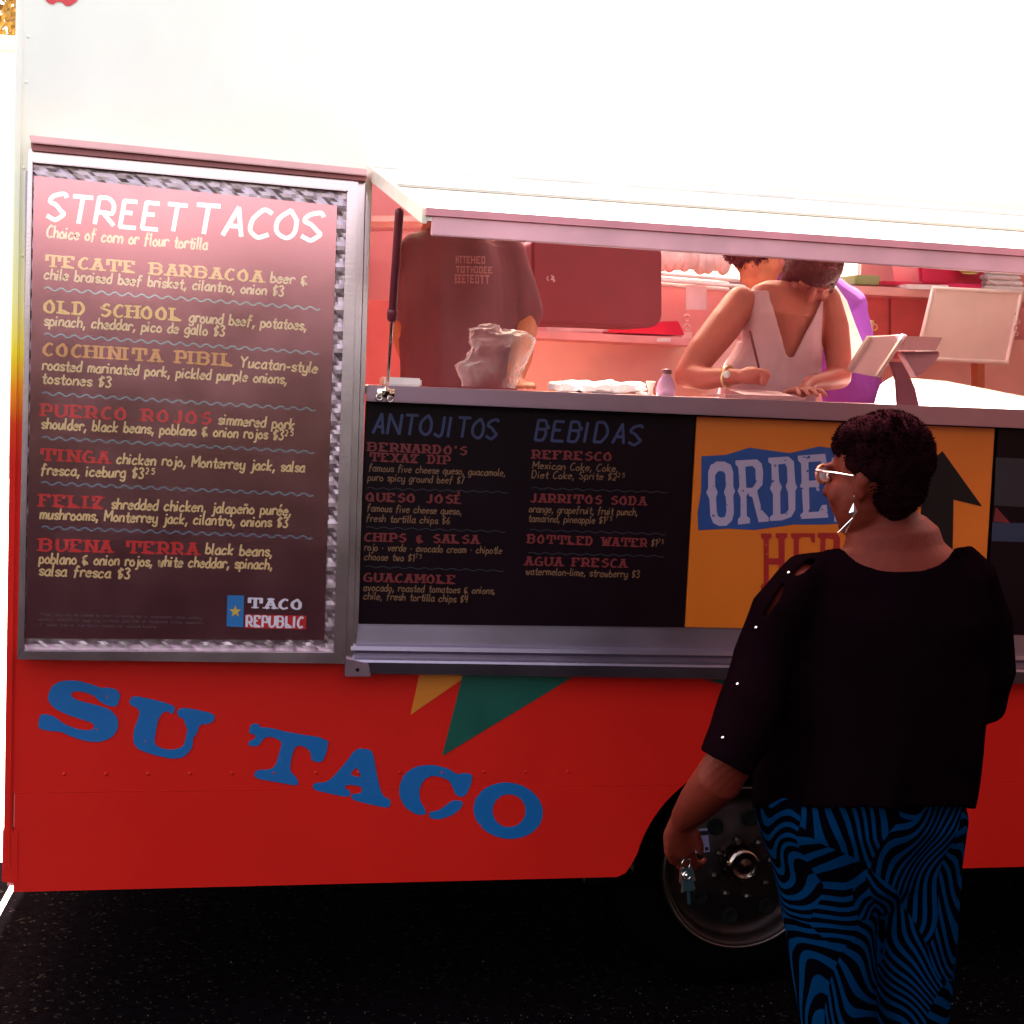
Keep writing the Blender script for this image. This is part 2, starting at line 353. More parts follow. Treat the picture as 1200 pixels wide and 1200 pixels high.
CAPS = {  # capitals on 6 wide
 'A':(7,'0039 3960 1353'),'B':(6,'0900 09385644 4404 04345351 513000','s'),'C':(6,'583906035103'.replace('35103','0310')+'2051'),
 'D':(7,'0900 09395643 435130 3000'),'E':(6,'0900 0949 0535 0050'),'F':(6,'0900 0959 0535'),'G':(7,'5839060310 103052 5254 3454'),
 'H':(7,'0900 6960 0565'),'I':(3,'0900'),'J':(6,'4942302001 0102'),'K':(6,'0900 5904 2660'),'L':(6,'0900 0050'),'M':(8,'0900 0933 3379 7970'),
 'N':(7,'0900 0960 6960'),'O':(7,'390602305256 5639'),'P':(6,'0900 09395755 553404'),'Q':(7,'390602305256 5639 3360'),'R':(7,'0900 09395755 553404 2460'),
 'S':(6,'583918062543 4352302001'),'T':(7,'0969 3930'),'U':(7,'0902103050 5269'.replace('0902103050','09021020').replace('1020','113050')),'V':(7,'0930 3069'),
 'W':(9,'0920 2047 4760 6089'),'X':(7,'0960 6900'),'Y':(7,'0935 6935 3530'),'Z':(6,'0959 5900 0050'),
}
CAPS['T'] = (9, '0989 4940 0905 8985'); CAPS['E'] = (7, '0900 0959 0535 0060 5957 6002'); CAPS['F'] = (7, '0900 0959 0535 5957'); CAPS['L'] = (7, '0900 0060 6003'); CAPS['Z'] = (7, '0959 5900 0060 0906 6003')
CAPS['C'] = (6, '5839170502203051'); CAPS['U'] = (7, '0902203062 6269'); CAPS['B'] = (6, '0900 09384744 4404 04344330 3000'); CAPS['É'] = (6, '0900 0949 0535 0050 2b3d')
CAPS['D'] = (7, '0900 0939565330 3000'); CAPS['G'] = (7, '58391705 05022060 6064 3464'); CAPS['S'] = (6, '5839170654 5452302001'); CAPS['J'] = (6, '49423020 2001')
CAPS['B'] = (8, '0900 0949676645 4505 4564624000 4000'); CAPS['P'] = (6, '0900 0939575434 3404'); CAPS['R'] = (7, '0900 0939575434 3404 2460')
HCAP = {'E': (6, '0900 0949 0535 0050'), 'T': (7, '0969 3930'), 'L': (6, '0900 0050'), 'F': (6, '0900 0959 0535'), 'B': (6, '0900 0939475635 3505 3544423000'), 'Z': (6, '0959 5900 0050'), 'A': (6, '0039 3950 1343'), 'O': (6, '390602305256 5639'), 'S': (6, '584918062543 4352302001')}
def cr(p, k=4):
    if len(p) < 3: return p
    q = []; P = [p[0]]+p+[p[-1]]
    for i in range(1, len(P)-2):
        for s_ in range(k):
            t = s_/k; a, b, c, d = P[i-1], P[i], P[i+1], P[i+2]
            q.append(tuple(.5*((2*b[j])+(-a[j]+c[j])*t+(2*a[j]-5*b[j]+4*c[j]-d[j])*t*t+(-a[j]+3*b[j]-3*c[j]+d[j])*t**3) for j in (0, 1)))
    q.append(p[-1]); return q
def strokes(ch, slab):
    src = (None if slab else HCAP.get(ch)) or CAPS.get(ch) or HW.get(ch) or (CAPS.get(ch.upper()) if slab else None)
    if ch == ' ': return (4 if not slab else 5), []
    if not src: return 4, []
    out_ = []
    for s_ in src[1].split():
        p = []
        for i in range(0, len(s_)-1, 2):
            yc = s_[i+1]; y = DY.get(yc, None)
            if y is None: y = int(yc, 16)
            p.append((int(s_[i]), y))
        out_.append(p)
    return src[0], out_
CT = [0]
def ribbon(mb, pts, wf, frame, lift):
    O, X, Y_, Nn = frame; n = len(pts); Lh = []; Rh = []
    for i in range(n):
        a = pts[max(i-1, 0)]; b = pts[min(i+1, n-1)]; dx, dy = b[0]-a[0], b[1]-a[1]; l = math.hypot(dx, dy) or 1; dx /= l; dy /= l
        w_ = wf(dx, dy)/2; ex = 0
        px, py = pts[i]
        if i == 0: px -= dx*w_*.35; py -= dy*w_*.35
        if i == n-1: px += dx*w_*.35; py += dy*w_*.35
        Lh.append(O+X*(px-dy*w_)+Y_*(py+dx*w_)+Nn*lift); Rh.append(O+X*(px+dy*w_)+Y_*(py-dx*w_)+Nn*lift)
    k = len(mb.v); mb.v += Lh+Rh; mb.f += [(k+i, k+n+i, k+n+i+1, k+i+1) for i in range(n-1)]
def text(parent, s_, A, B, cap, Y, style, material, weight=None, name='lettering'):
    """one line of flat print from baseline point A to B (photo points on plane Y), capital height cap in photo pixels"""
    a = at(*A, Y); b = at(*B, Y); xr = (b-a); Ltot = xr.length; xr.normalize()
    c = at(A[0], A[1]-cap, Y); upv = V((0, 0, 1)); upv = (upv-xr*upv.dot(xr)).normalized(); H = (c-a).length
    slab = style != 'hand'; adv = 0; lay = []
    for ch in s_:
        if ch == '^': lay.append(('^', adv)); continue
        wd, st = strokes(ch, slab); lay.append((st, adv, wd)); adv += wd+(1.2 if not slab else 2.6 if style == 'slab' else 1.6)
    adv -= 1.2; sx = Ltot/adv; sy = H/9.0; nrm = V((0, -1, 0)); mb = MB(); mb.flat = True; sup = False
    for item in lay:
        if item[0] == '^': sup = True; continue
        st, x0, wd = item; k_ = .62 if sup else 1; yo = 3.8 if sup else 0
        jit = (random.uniform(-.25, .25), random.uniform(-.05, .05)) if style == 'hand' else (0, 0)
        for p in st:
            straight = len(p) == 2
            P = [((x0+q[0]*k_)*sx/sx, q[1]*k_+yo+jit[0]) for q in p]
            P = [((x+(y*.12 if style == 'hand' else 0)), y) for x, y in P]
            P = [(x*sx, y*sy) for x, y in P]
            P = cr(P) if not straight else P
            CT[0] = (CT[0]+1) % 9; lift = .0008+CT[0]*.00007
            if style == 'hand': W = (weight or 1.15)*sy; wf = lambda dx, dy: W*k_
            else:
                K = (weight or 2.3)*sx; T = 1.35*sy
                wf = lambda dx, dy: T+(K-T)*abs(dy)**1.5 if abs(dy) > .05 else T
            if abs(P[0][0]-P[-1][0])+abs(P[0][1]-P[-1][1]) < 1e-9 and len(P) == 2: continue
            ribbon(mb, P, wf, (a, xr, upv, nrm), lift)
            if style != 'hand' and straight and abs(p[0][1]-p[1][1]) > 5:
                for q in p:
                    if q[1] in (0, 9):
                        hw_ = (2.3 if style == 'slab' else .0)*sx
                        if hw_:
                            y = q[1]*sy+(T*.2 if q[1] == 0 else -T*.2); CT[0] = (CT[0]+1) % 9
                            ribbon(mb, [((x0+q[0])*sx-hw_, y), ((x0+q[0])*sx+hw_, y)], lambda dx, dy: T*.95, (a, xr, upv, nrm), .0008+CT[0]*.00007)
    return link(name, mb, material, parent)
def wavy(parent, A, B, Y, amp, material, n=None, wpx=1.6):
    a = at(*A, Y); b = at(*B, Y); xr = (b-a); L_ = xr.length; xr.normalize(); k = pxm(*A, Y); upv = V((0, 0, 1)); upv = (upv-xr*upv.dot(xr)).normalized()
    n = n or int(math.hypot(B[0]-A[0], B[1]-A[1])/15); P = [(L_*i/(n*8), math.sin(2*math.pi*i/8)*amp*k) for i in range(n*8+1)]
    mb = MB(); mb.flat = True; ribbon(mb, P, lambda dx, dy: wpx*k, (a, xr, upv, V((0, -1, 0))), .0009); return link('wavy_line', mb, material, parent)

# ================================================================== SETTING
g = MB(); N_ = 60
g.add([(-150, -80, 0), (150, -80, 0), (150, 260, 0), (-150, 260, 0)], [(0, 1, 2, 3)])
o = link('asphalt_ground', g, M_ASPH, kind='structure')
link('concrete_pavement', MB().add([(-60, 1.4, .004), (-.52, 1.4, .004), (-.52, 90, .004), (-60, 90, .004)], [(0, 1, 2, 3)]), mat('pale concrete', (.55, .52, .47), .8, var=.1, bump=.2), kind='structure')
a, b = ground(-6, 1078), ground(17, 1036); dr = (b-a).normalized(); nn = V((-dr.y, dr.x, 0))*.010
ml = MB(); p0 = a-dr*3; p1 = b+dr*1.2
ml.add([p0-nn+V((0,0,.004)), p0+nn+V((0,0,.004)), p1+nn+V((0,0,.004)), p1-nn+V((0,0,.004))], [(0, 1, 2, 3)])
link('painted_parking_line', ml, mat('worn white road paint', (.8, .78, .74), .7), kind='structure')
# loose grit on the asphalt in front of the truck
gr = MB()
for i in range(900):
    x = random.uniform(-.9, 3.6); y = random.uniform(-1.2, .5) if random.random() < .6 else random.gauss(-.02, .05); s_ = random.uniform(.0012, .004)
    q = random.random()*6; gr.add([(x+s_*math.cos(q), y+s_*math.sin(q), 0), (x+s_*math.cos(q+2.1), y+s_*math.sin(q+2.1), 0), (x+s_*math.cos(q+4.2), y+s_*math.sin(q+4.2), 0), (x, y, s_*1.2)], [(0, 1, 3), (1, 2, 3), (2, 0, 3)])
link('loose_grit', gr, mat('pale grit', (.022, .018, .016), .9), kind='stuff')
# pale building and tree seen in the sliver left of the truck
bl = thing('pale_building', 'pale plastered building far behind the left end of the truck', 'building', (-5, 24, 0))
link('wall', MB().box((-16, 24, 0), (1.0, 30, 7.2)), mat('pale plaster', (.95, .94, .90), .8, var=.02), bl)
link('roof', MB().box((-16.3, 23.7, 7.2), (1.3, 30.3, 7.45)), mat('roof edge', (.55, .5, .45), .7), bl)
tr = thing('leafy_tree', 'golden leafed tree above the far building at the upper left edge', 'tree', (-6.4, 33, 0))
tk = MB(); tk.tube([(-6.4, 33, -.1), (-6.3, 33, 4), (-6.5, 33.2, 8), (-6.3, 33.1, 13)], [.34, .28, .2, .06], 10)
for i in range(9):
    th = i*2.4; h = 7+i*.6; tk.tube([(-6.4, 33.1, h), (-6.4+2.4*math.cos(th), 33.1+2.4*math.sin(th), h+1.8)], [.11, .03], 6)
link('trunk', tk, mat('bark', (.12, .07, .04), .9), tr, smooth=True)
cr_ = MB()
for i in range(14000):
    th = random.uniform(0, 6.283); u_ = random.uniform(-1, 1); rr = random.random()**.4*3.4; s2 = math.sqrt(1-u_*u_)
    p = V((-6.2+rr*s2*math.cos(th), 33+rr*s2*math.sin(th), 11.6+rr*u_*1.1))
    if noise.noise(p*.9) < -.18: continue
    a_ = V((random.gauss(0, 1), random.gauss(0, 1), random.gauss(0, 1))).normalized()*.12; b_ = a_.orthogonal().normalized()*.08
    cr_.add([p-a_, p+b_, p+a_, p-b_], [(0, 1, 2, 3)])
link('crown', cr_, mat('autumn gold leaves', (.30, .17, .02), .6, var=.5, scale=3), tr, kind='stuff')

# ================================================================== FOOD TRUCK
X0 = at(12, 600).x; XR = 6.2; TOPZ = 3.05; YB = 2.3
Zh = 2.295; HX = at(431, 300).x
truck = thing('food_truck', 'red and cream food truck with open service window and blue SU TACO lettering', 'food truck', (X0, 0, 0))
def wall_poly(loops3, d):
    from mathutils.geometry import tessellate_polygon
    tris = tessellate_polygon(loops3); mb = MB(); vs = [p for l in loops3 for p in l]; n = len(vs); off = V((0, d, 0))
    mb.add(vs+[v+off for v in vs], [tuple(t) for t in tris]+[(c+n, b+n, a+n) for a, b, c in tris]); k = 0
    for l in loops3:
        m_ = len(l); mb.f += [(k+i, k+(i+1) % m_, k+(i+1) % m_+n, k+i+n) for i in range(m_)]; k += m_
    return mb
zl = at(300, 926).z; zb = at(300, 1038).z
ac = at(880, 1030); arad = .352
zsill = at(600, 791).z
oz0 = 1.0
left = wall_poly([[V((X0, 0, zl)), V((XR, 0, zl)), V((XR, 0, TOPZ)), V((X0, 0, TOPZ))],
                  [V((HX+.005, 0, oz0+.2)), V((XR-1.0, 0, oz0+.2)), V((XR-1.0, 0, Zh-.03)), V((HX+.005, 0, Zh-.03))]], .045)
# arch cuts: split arch circle at the lap line
def arch_pts(n=40, z0=None, z1=None):
    out_ = []
    for i in range(n+1):
        th = math.pi - math.pi*i/n + 0
        out_.append(V((ac.x+arad*math.cos(th), 0, ac.z+arad*math.sin(th))))
    return out_
ap = arch_pts(); top = [p for p in ap if p.z > zl+.001]; low = [p for p in ap if p.z <= zl]
lx = low[:len(low)//2][-1].x if low else ac.x-arad
lowL = [p for p in ap if zb+.06 < p.z <= zl and p.x < ac.x]; lowR = [p for p in ap if zb+.06 < p.z <= zl and p.x > ac.x]
if top:
    xs0 = ac.x-math.sqrt(max(0, arad**2-(zl-ac.z)**2)); xs1 = 2*ac.x-xs0
    left = wall_poly([[V((X0, 0, zl)), V((xs0, 0, zl))]+top+[V((xs1, 0, zl)), V((XR, 0, zl)), V((XR, 0, TOPZ)), V((X0, 0, TOPZ))],
                  [V((HX+.005, 0, oz0+.25)), V((XR-1.0, 0, oz0+.25)), V((XR-1.0, 0, Zh-.03)), V((HX+.005, 0, Zh-.03))]], .045)
    lowL.append(V((xs0, 0, zl))); lowR.insert(0, V((xs1, 0, zl)))
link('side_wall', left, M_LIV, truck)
sk = MB()
oy = V((0, -.0015, 0))
xin = at(16, 1030).x
p = [V((xin, 0, zl-.0005)), V((xin, 0, zb)), V((ac.x-arad-.045, 0, zb)), V((ac.x-arad-.022, 0, zb+.010)), V((ac.x-arad-.008, 0, zb+.030))]+[q.copy() for q in lowL]
p[-1].z -= .0005
sk.prism([q+oy for q in p][::-1], (0, .03, 0))
p = [q.copy() for q in lowR]+[V((ac.x+arad+.01, 0, zb)), V((XR, 0, zb)), V((XR, 0, zl-.0005))]; p[0].z -= .0005
sk.prism([q+oy for q in p][::-1], (0, .03, 0))
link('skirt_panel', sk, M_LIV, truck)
# arch lip
al = MB(); al.tube([q+V((0, .014, 0)) for q in ap if q.z > zb+.02], .004, 8); link('wheel_arch_lip', al, M_LIV, truck, smooth=True)
well = MB()
for i in range(len(ap)-1):
    if ap[i].z < zb or ap[i+1].z < zb: continue
    well.add([ap[i], ap[i+1], ap[i+1]+V((0, .5, 0)), ap[i]+V((0, .5, 0))], [(0, 1, 2, 3)])
well.box((ac.x-arad, .5, 0.2), (ac.x+arad, .52, ac.z+arad)); link('wheel_well', well, M_DARK, truck)
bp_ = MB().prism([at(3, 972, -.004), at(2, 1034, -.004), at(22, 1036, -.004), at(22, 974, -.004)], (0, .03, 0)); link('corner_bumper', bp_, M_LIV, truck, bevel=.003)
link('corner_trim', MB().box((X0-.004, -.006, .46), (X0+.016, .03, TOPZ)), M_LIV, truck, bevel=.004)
for n_, a_, b_ in (('end_wall', (X0, .046, zb), (X0+.04, YB, TOPZ)), ('end_wall', (XR-.04, .046, zb), (XR, YB, TOPZ)),
                   ('floor', (X0+.041, .046, .70), (XR-.041, YB-.041, .76))):
    link(n_, MB().box(a_, b_), M_WALLIN if n_ == 'end_wall' else mat('kitchen floor plate', (.55, .42, .40), .5), truck)
link('chassis', MB().box((X0+.2, .35, .42), (XR-.2, YB-.3, .55)), M_DARK, truck)
# wheel
wc = at(868, 1015, .13); wh_r = .36
wheel = thing('tmp', '', '', (0, 0, 0)); bpy.data.objects.remove(wheel)
hub = V((wc.x, .13, wc.z)); wk_ = wc.z/.36; AX = (0, -1, 0)
ty = MB().lathe(hub+V((0, .24, 0)), AX, [(h_, r_*wk_ if r_ > .3 else r_) for h_, r_ in [(0, .2), (0, .33), (.03, .355), (.12, .36), (.2, .355), (.235, .33), (.245, .28), (.24, .255), (.22, .243)]], 64)
tyre = link('wheel', ty, M_RUBBER, truck, smooth=True)
rm = MB().lathe(hub, AX, [(-.02, .243), (.012, .246), (.018, .238), (.012, .224), (-.015, .218), (-.035, .208), (-.03, .175), (-.01, .13), (.0, .10), (.0, .05), (0, 0.001)], 64)
link('rim', rm, M_RIM, tyre, smooth=True)
link('trim_ring', MB().torus(hub+V((0, -.016, 0)), AX, .240, .0055, 72, 8), mat('dull steel ring', (.12, .09, .09), .35, 1.0), tyre, smooth=True)
hc = MB().lathe(hub+V((-.012, 0, .022)), AX, [(0, .062), (.03, .058), (.05, .052), (.062, .044), (.066, .036), (.060, .033), (.064, .018), (.066, .001)], 40)
link('hub_cap', hc, mat('dulled chrome hub', (.34, .26, .22), .16, 1.0), tyre, smooth=True)
ln = MB(); hh = MB()
for i in range(8):
    th = 2*math.pi*(i+.3)/8; c = hub+V((.088*math.cos(th), 0, .088*math.sin(th)))
    n1 = MB().lathe(c, AX, [(0, .012), (.02, .011), (.026, .006), (.027, .001)], 6); link('lug_nut', n1, mat('steel nut', (.12, .09, .085), .35, 1.0), tyre)
    c = hub+V((.150*math.cos(th+.39), -.014, .150*math.sin(th+.39))); n2 = MB().lathe(c+V((0, .012, 0)), AX, [(0, .001), (.008, .018), (.009, .024), (.002, .026)], 20); link('hand_hole', n2, M_DARK, tyre, smooth=True)
# rivets
for i in range(13):
    px = 75+i*49.2; c = at(px, 907-.25*i, 0); link('rivet', MB().ell(c, (.0055, 0, 0), (0, .0035, 0), (0, 0, .0055), 10, 6), M_LIV, truck, smooth=True)
for py, px in ((43, 33), (96, 31), (197, 28), (300, 26)):
    c = at(px, py, 0); link('rivet', MB().ell(c, (.004, 0, 0), (0, .003, 0), (0, 0, .004), 10, 6), M_LIV, truck, smooth=True)
# painted letters SU TACO
def c1(p): return [(30+x*.26667, 780+y*.26667) for x, y in p]
def c2(p): return [(340+x*.26667, 830+y*.26667) for x, y in p]
def c3(p): return [(x*.375, y*.375+750) for x, y in p]
LET = [
 [smoothloop(c1([(98,130),(115,88),(160,65),(230,65),(300,85),(335,100),(350,95),(400,103),(416,125),(412,150),(400,182),(360,177),(325,158),(300,130),(240,112),(205,115),(198,132),(225,152),(300,170),(370,190),(405,230),(408,270),(388,310),(335,336),(270,334),(200,312),(155,290),(110,288),(58,278),(55,250),(65,215),(90,212),(130,225),(165,255),(230,280),(285,285),(303,270),(295,252),(250,238),(180,215),(120,185),(98,152)]))],
 [smoothloop(c1([(455,150),(475,132),(520,140),(600,158),(657,178),(653,205),(640,215),(628,200),(603,205),(583,235),(570,300),(565,345),(600,365),(650,370),(690,357),(703,325),(705,300),(712,285),(700,255),(695,235),(672,225),(663,200),(690,183),(760,195),(832,213),(828,245),(800,257),(765,258),(752,300),(735,318),(737,335),(727,370),(692,405),(640,410),(560,392),(490,367),(472,332),(475,280),(500,220),(498,190),(458,172)]), 1)],
 [smoothloop(c3([(785,262),(805,260),(815,273),(840,273),(900,288),(1027,308),(1022,345),(1007,384),(973,378),(970,348),(950,332),(925,330),(912,360),(905,410),(928,430),(934,457),(870,445),(793,432),(798,406),(840,405),(860,395),(875,345),(882,317),(850,302),(825,305),(808,332),(778,332),(776,316),(795,310),(800,298),(776,290)]), 1)],
 [smoothloop(c2([(300,176),(352,180),(367,205),(377,270),(397,360),(412,388),(443,403),(437,441),(350,422),(268,402),(270,375),(307,375),(317,360),(310,342),(247,335),(240,350),(268,366),(260,392),(180,377),(98,357),(103,327),(160,325),(200,290),(250,230),(280,188)]), 1), c2([(287,262),(300,270),(310,302),(290,300),(265,290)])],
 [smoothloop(c2([(478,345),(500,290),(550,255),(620,247),(690,262),(740,293),(757,282),(802,290),(798,322),(782,368),(760,392),(728,383),(715,350),(700,318),(660,300),(617,297),(585,317),(567,360),(572,410),(590,435),(600,466),(560,470),(508,440),(482,395)]), 1)],
 [smoothloop(c2([(610,455),(650,450),(690,422),(715,403),(762,408),(750,442),(710,472),(650,490),(612,482)]), 1)],
 [[(340+(958+152*math.cos(t)-12*math.sin(t))*.26667, 830+(450+123*math.sin(t)+18*math.cos(t))*.26667) for t in [2*math.pi*i/40 for i in range(40)]],
  [(340+(962+72*math.cos(t)-6*math.sin(t))*.26667, 830+(450+72*math.sin(t)+6*math.cos(t))*.26667) for t in [2*math.pi*i/30 for i in range(30)]]]]
for L_ in LET: link('painted_letter', print_poly(L_, -.0027), M_BLUEL, truck)
link('painted_triangle', print_poly([[(492, 788), (553, 788), (481, 838)]], -.0019), M_ORT, truck)
link('painted_triangle', print_poly([[(543, 788), (680, 788), (518, 886)]], -.0023), M_GREEN, truck)
link('painted_triangle', print_poly([[(796, 788), (905, 788), (905, 818)]], -.0019), M_GREEN, truck)
# red print mark at the upper left (edge of a larger emblem above the frame)
mk = smoothloop([(46, -14), (100, -14), (91, 1), (82, 7), (77, 7), (72, 2), (66, 2), (62, 6), (54, 2)], 1)
link('painted_mark', print_poly([mk], -.002), mat('faded red paint', (.72, .05, .06), .5), truck)

# inner liner: roof with openings added for sunlight, back wall with a window
ROOF = [(.98, 1.34, .80, 1.10), (2.02, 3.1, .95, 1.75)]
rf = MB(); xs = [X0, .98, 1.34, 2.02, 3.1, XR]
rf.box((X0, 0, TOPZ), (XR, .80, TOPZ+.05)); rf.box((X0, 1.75, TOPZ), (.3, YB, TOPZ+.05)); rf.box((.3, 2.12, TOPZ), (1.9, YB, TOPZ+.05)); rf.box((1.9, 1.75, TOPZ), (XR, YB, TOPZ+.05)); rf.box((X0, .80, TOPZ), (.98, 1.30, TOPZ+.05)); rf.box((X0, 1.3002, TOPZ), (.3, 1.75, TOPZ+.05)); rf.box((1.9, 1.3002, TOPZ), (2.02, 1.75, TOPZ+.05))
rf.box((.98, 1.10, TOPZ), (1.34, 1.30, TOPZ+.05)); rf.box((1.34, .80, TOPZ), (2.02, 1.30, TOPZ+.05)); rf.box((2.02, .80, TOPZ), (3.1, .95, TOPZ+.05)); rf.box((3.1, .80, TOPZ), (XR, 1.75, TOPZ+.05))
link('roof', rf, M_WHITE, truck)
YW = YB-.045
wa, wb = at(628, 300, YW), at(1010, 300, YW); wz1 = 2.55; wz0 = at(800, 327, YW).z
bw = wall_poly([[V((X0, YW, zb)), V((XR, YW, zb)), V((XR, YW, TOPZ)), V((X0, YW, TOPZ))], [V((wa.x, YW, wz0)), V((wb.x, YW, wz0)), V((wb.x, YW, wz1)), V((wa.x, YW, wz1))]], .04)
link('back_wall', bw, M_WALLIN, truck)
wf_ = MB(); wf_.box((wa.x, YW-.03, wz0-.03), (wb.x, YW+.05, wz0))
for px in (641, 664, 688): q = at(px, 290, YW); wf_.box((q.x-.008, YW-.01, wz0), (q.x+.008, YW+.02, wz1))
link('window_frame', wf_, M_ALU2, truck)
gl = MB().box((wa.x, YW+.022, wz0), (wb.x, YW+.028, wz1)); M_FROST = mat('frosted window pane', (.95, .92, .88), .5, Transmission_Weight=.9, IOR=1.1, var=.04); link('window_pane', gl, M_FROST, truck)

# service window surround
lipz = at(500, 452, -.08).z
ct = MB(); ct.prism([at(431, 451, -.08), at(430, 470, -.08), at(1225, 503, -.08), at(1225, 481, -.08)], (0, .03, 0)); link('counter_lip', ct, M_ALU2, truck, bevel=.003)
a_, b_ = at(431, 451, -.08), at(1225, 481, -.08); a_.z -= .002; b_.z -= .002; a_.y += .0302; b_.y += .0302
ct = MB(); ct.add([a_, b_, b_+V((0, .45, 0)), a_+V((0, .45, 0)), a_+V((0, 0, -.02)), b_+V((0, 0, -.02)), b_+V((0, .45, -.02)), a_+V((0, .45, -.02))], [(0,1,2,3),(4,7,6,5),(0,4,5,1),(3,2,6,7),(0,3,7,4),(1,5,6,2)])
link('counter_top', ct, M_STEEL, truck)
def topz(px, Y=-.05):   # height of the counter top near photo column px
    t = (at(px, 460, Y).x-a_.x)/(b_.x-a_.x); return a_.z+(b_.z-a_.z)*t
bkp = MB().prism([at(429, 470, -.012), at(418, 733, -.012), at(1225, 748, -.012), at(1225, 503, -.012)], (0, .01, 0)); link('counter_front', bkp, M_DARK, truck)
sl = MB(); prof = [(729, -.014), (754, -.018), (757, -.05), (762, -.052), (765, -.03), (770, -.03), (773, -.062), (776, -.064), (789, -.058), (790, .0)]
k = 0
for i, (yy, Yp) in enumerate(prof):
    sl.v += [at(411, yy, Yp), at(1225, yy+12, Yp)]
    if i: sl.f.append((2*i-2, 2*i-1, 2*i+1, 2*i))
sl.f.append(tuple(range(0, 20, 2))); sl.f.append(tuple(range(1, 20, 2))[::-1])
link('sill', sl, M_ALU, truck)
br = MB(); br.prism([at(405, 772, -.072), at(404, 793, -.072), at(435, 793, -.072), at(432, 778, -.072)], (0, .05, 0)); bb = link('sill_bracket', br, M_ALU2, truck, bevel=.002)
link('screw', MB().ell(at(419, 785, -.073), (.005, 0, 0), (0, .003, 0), (0, 0, .005), 10, 6), M_DARK, bb, smooth=True)
link('side_rail', MB().prism([at(420, 211, -.05), at(405, 786, -.05), at(413, 787, -.05), at(428, 214, -.05)], (0, .05, 0)), M_ALUF, truck, bevel=.002)
link('side_rail', MB().prism([at(429, 222, -.035), at(413, 786, -.035), at(420, 733, -.035), at(434, 240, -.035)], (0, .035, 0)), M_ALUF, truck, bevel=.002)
# drop flap above the window
FY = -.75; fl0 = at(501, 246, FY); fl1 = at(1215, 301, FY); fl1.z = fl0.z; fx1 = XR-1.0
t_ = MB(); h0 = V((HX, -.002, Zh)); h1 = V((fx1, -.002, Zh)); o0 = V((fl0.x, FY, fl0.z)); o1 = V((fx1, FY, fl0.z))
th_ = V((0, 0, -.022)); t_.add([h0, h1, o1, o0, h0+th_, h1+th_, o1+th_, o0+th_], [(0,1,2,3),(4,7,6,5),(0,4,5,1),(3,2,6,7),(0,3,7,4),(1,5,6,2)])
M_CREAMP = mat('cream painted flap', (.95, .93, .84), .4, var=.03)
flap = link('window_flap', t_, M_CREAMP, truck)
lp = MB(); lp.box((fl0.x-.004, FY-.012, fl0.z-.012), (fx1, FY-.0005, fl0.z+.004)); link('flap_edge', lp, mat('glare tinted flap seal', (.80, .30, .34), .5), flap)  # glare pink put into the seal colour
lp = MB(); lp.box((fl0.x+.01, FY-.006, fl0.z-.052), (fx1, FY+.012, fl0.z-.0125)); link('flap_lip', lp, mat('glare tinted flap lip', (.92, .46, .50), .45, .2), flap, bevel=.002)  # aluminium lip coloured with the pink of the glare
sidv = (o0-h0); e_ = MB(); e_.obox((h0+o0)/2+V((-.006, 0, -.012)), sidv*.5, V((.005, 0, 0)), V((0, 0, .016))); link('flap_side_rib', e_, mat('cream rib', (.9, .78, .66), .4), flap)
for yy, Yf in ((.5, .006),):
    q0 = h0+(o0-h0)*yy; e_ = MB(); e_.box((q0.x, q0.y-.012, q0.z), (fx1, q0.y+.012, q0.z+Yf)); link('flap_stiffener', e_, M_CREAMP, flap, bevel=.003)
hg = MB(); hg.tube([(HX, -.012, Zh+.004), (fx1, -.012, Zh+.004)], .009, 10); link('flap_hinge', hg, M_WHITE, truck, smooth=True)
st = MB(); sA, sB = at(454, 455, -.03), at(468, 249, -.22); d_ = sB-sA
st.tube([sA, sA+d_*.45], .0045, 10); gs = link('gas_strut', st, M_CHROME, truck, smooth=True)
st = MB(); st.tube([sA+d_*.43, sB], .011, 14); st.tube([sA+d_*.42, sA+d_*.45], .014, 14); link('strut_cylinder', st, mat('dark red strut tube', (.18, .03, .045), .35), gs, smooth=True)
st = MB(); q = at(452, 460, -.088); st.box((q.x-.022, -.092, q.z-.012), (q.x+.022, -.082, q.z+.010)); st.lathe(V((q.x, -.088, q.z+.004)), (0, -1, 0), [(0, .011), (.010, .010), (.012, .001)], 20); st.torus(V((q.x-.016, -.092, q.z-.012)), (0, -1, 0), .008, .0022, 16, 6); st.torus(V((q.x+.012, -.092, q.z-.016)), (0, -1, 0), .007, .002, 16, 6); link('strut_bracket', st, M_CHROME, gs, smooth=True)

# ================================================================== STREET TACOS MENU CASE
YC = -.07
case = thing('menu_case', 'aluminium framed menu case headed STREET TACOS left of the service window', 'menu case', (at(210, 500, YC).x, 0, 1.0))
O_ = [(33, 174), (420, 210), (405, 778), (20, 773)]; I_ = [(38, 190), (407, 224), (391, 764), (28, 762)]
for i in range(4):
    j = (i+1) % 4; link('frame_bar', MB().prism([at(*O_[i], YC), at(*I_[i], YC), at(*I_[j], YC), at(*O_[j], YC)], (0, .07, 0)), M_ALUF, case, bevel=.002)
hd = MB(); hd.prism([at(34, 158, -.10), at(36, 167, -.10), at(430, 206, -.10), at(430, 198, -.10)], (0, .10, 0)); link('rain_hood', hd, mat('glare tinted hood channel', (.78, .42, .42), .4, .5), case, bevel=.002)  # hood colour holds the pink glare of the upper wall
hd = MB(); hd.prism([at(36, 167.4, -.085), at(37, 176, -.085), at(429, 212, -.085), at(430, 206.4, -.085)], (0, .085, 0)); link('hood_channel', hd, mat('dull red channel', (.45, .13, .13), .5), case)
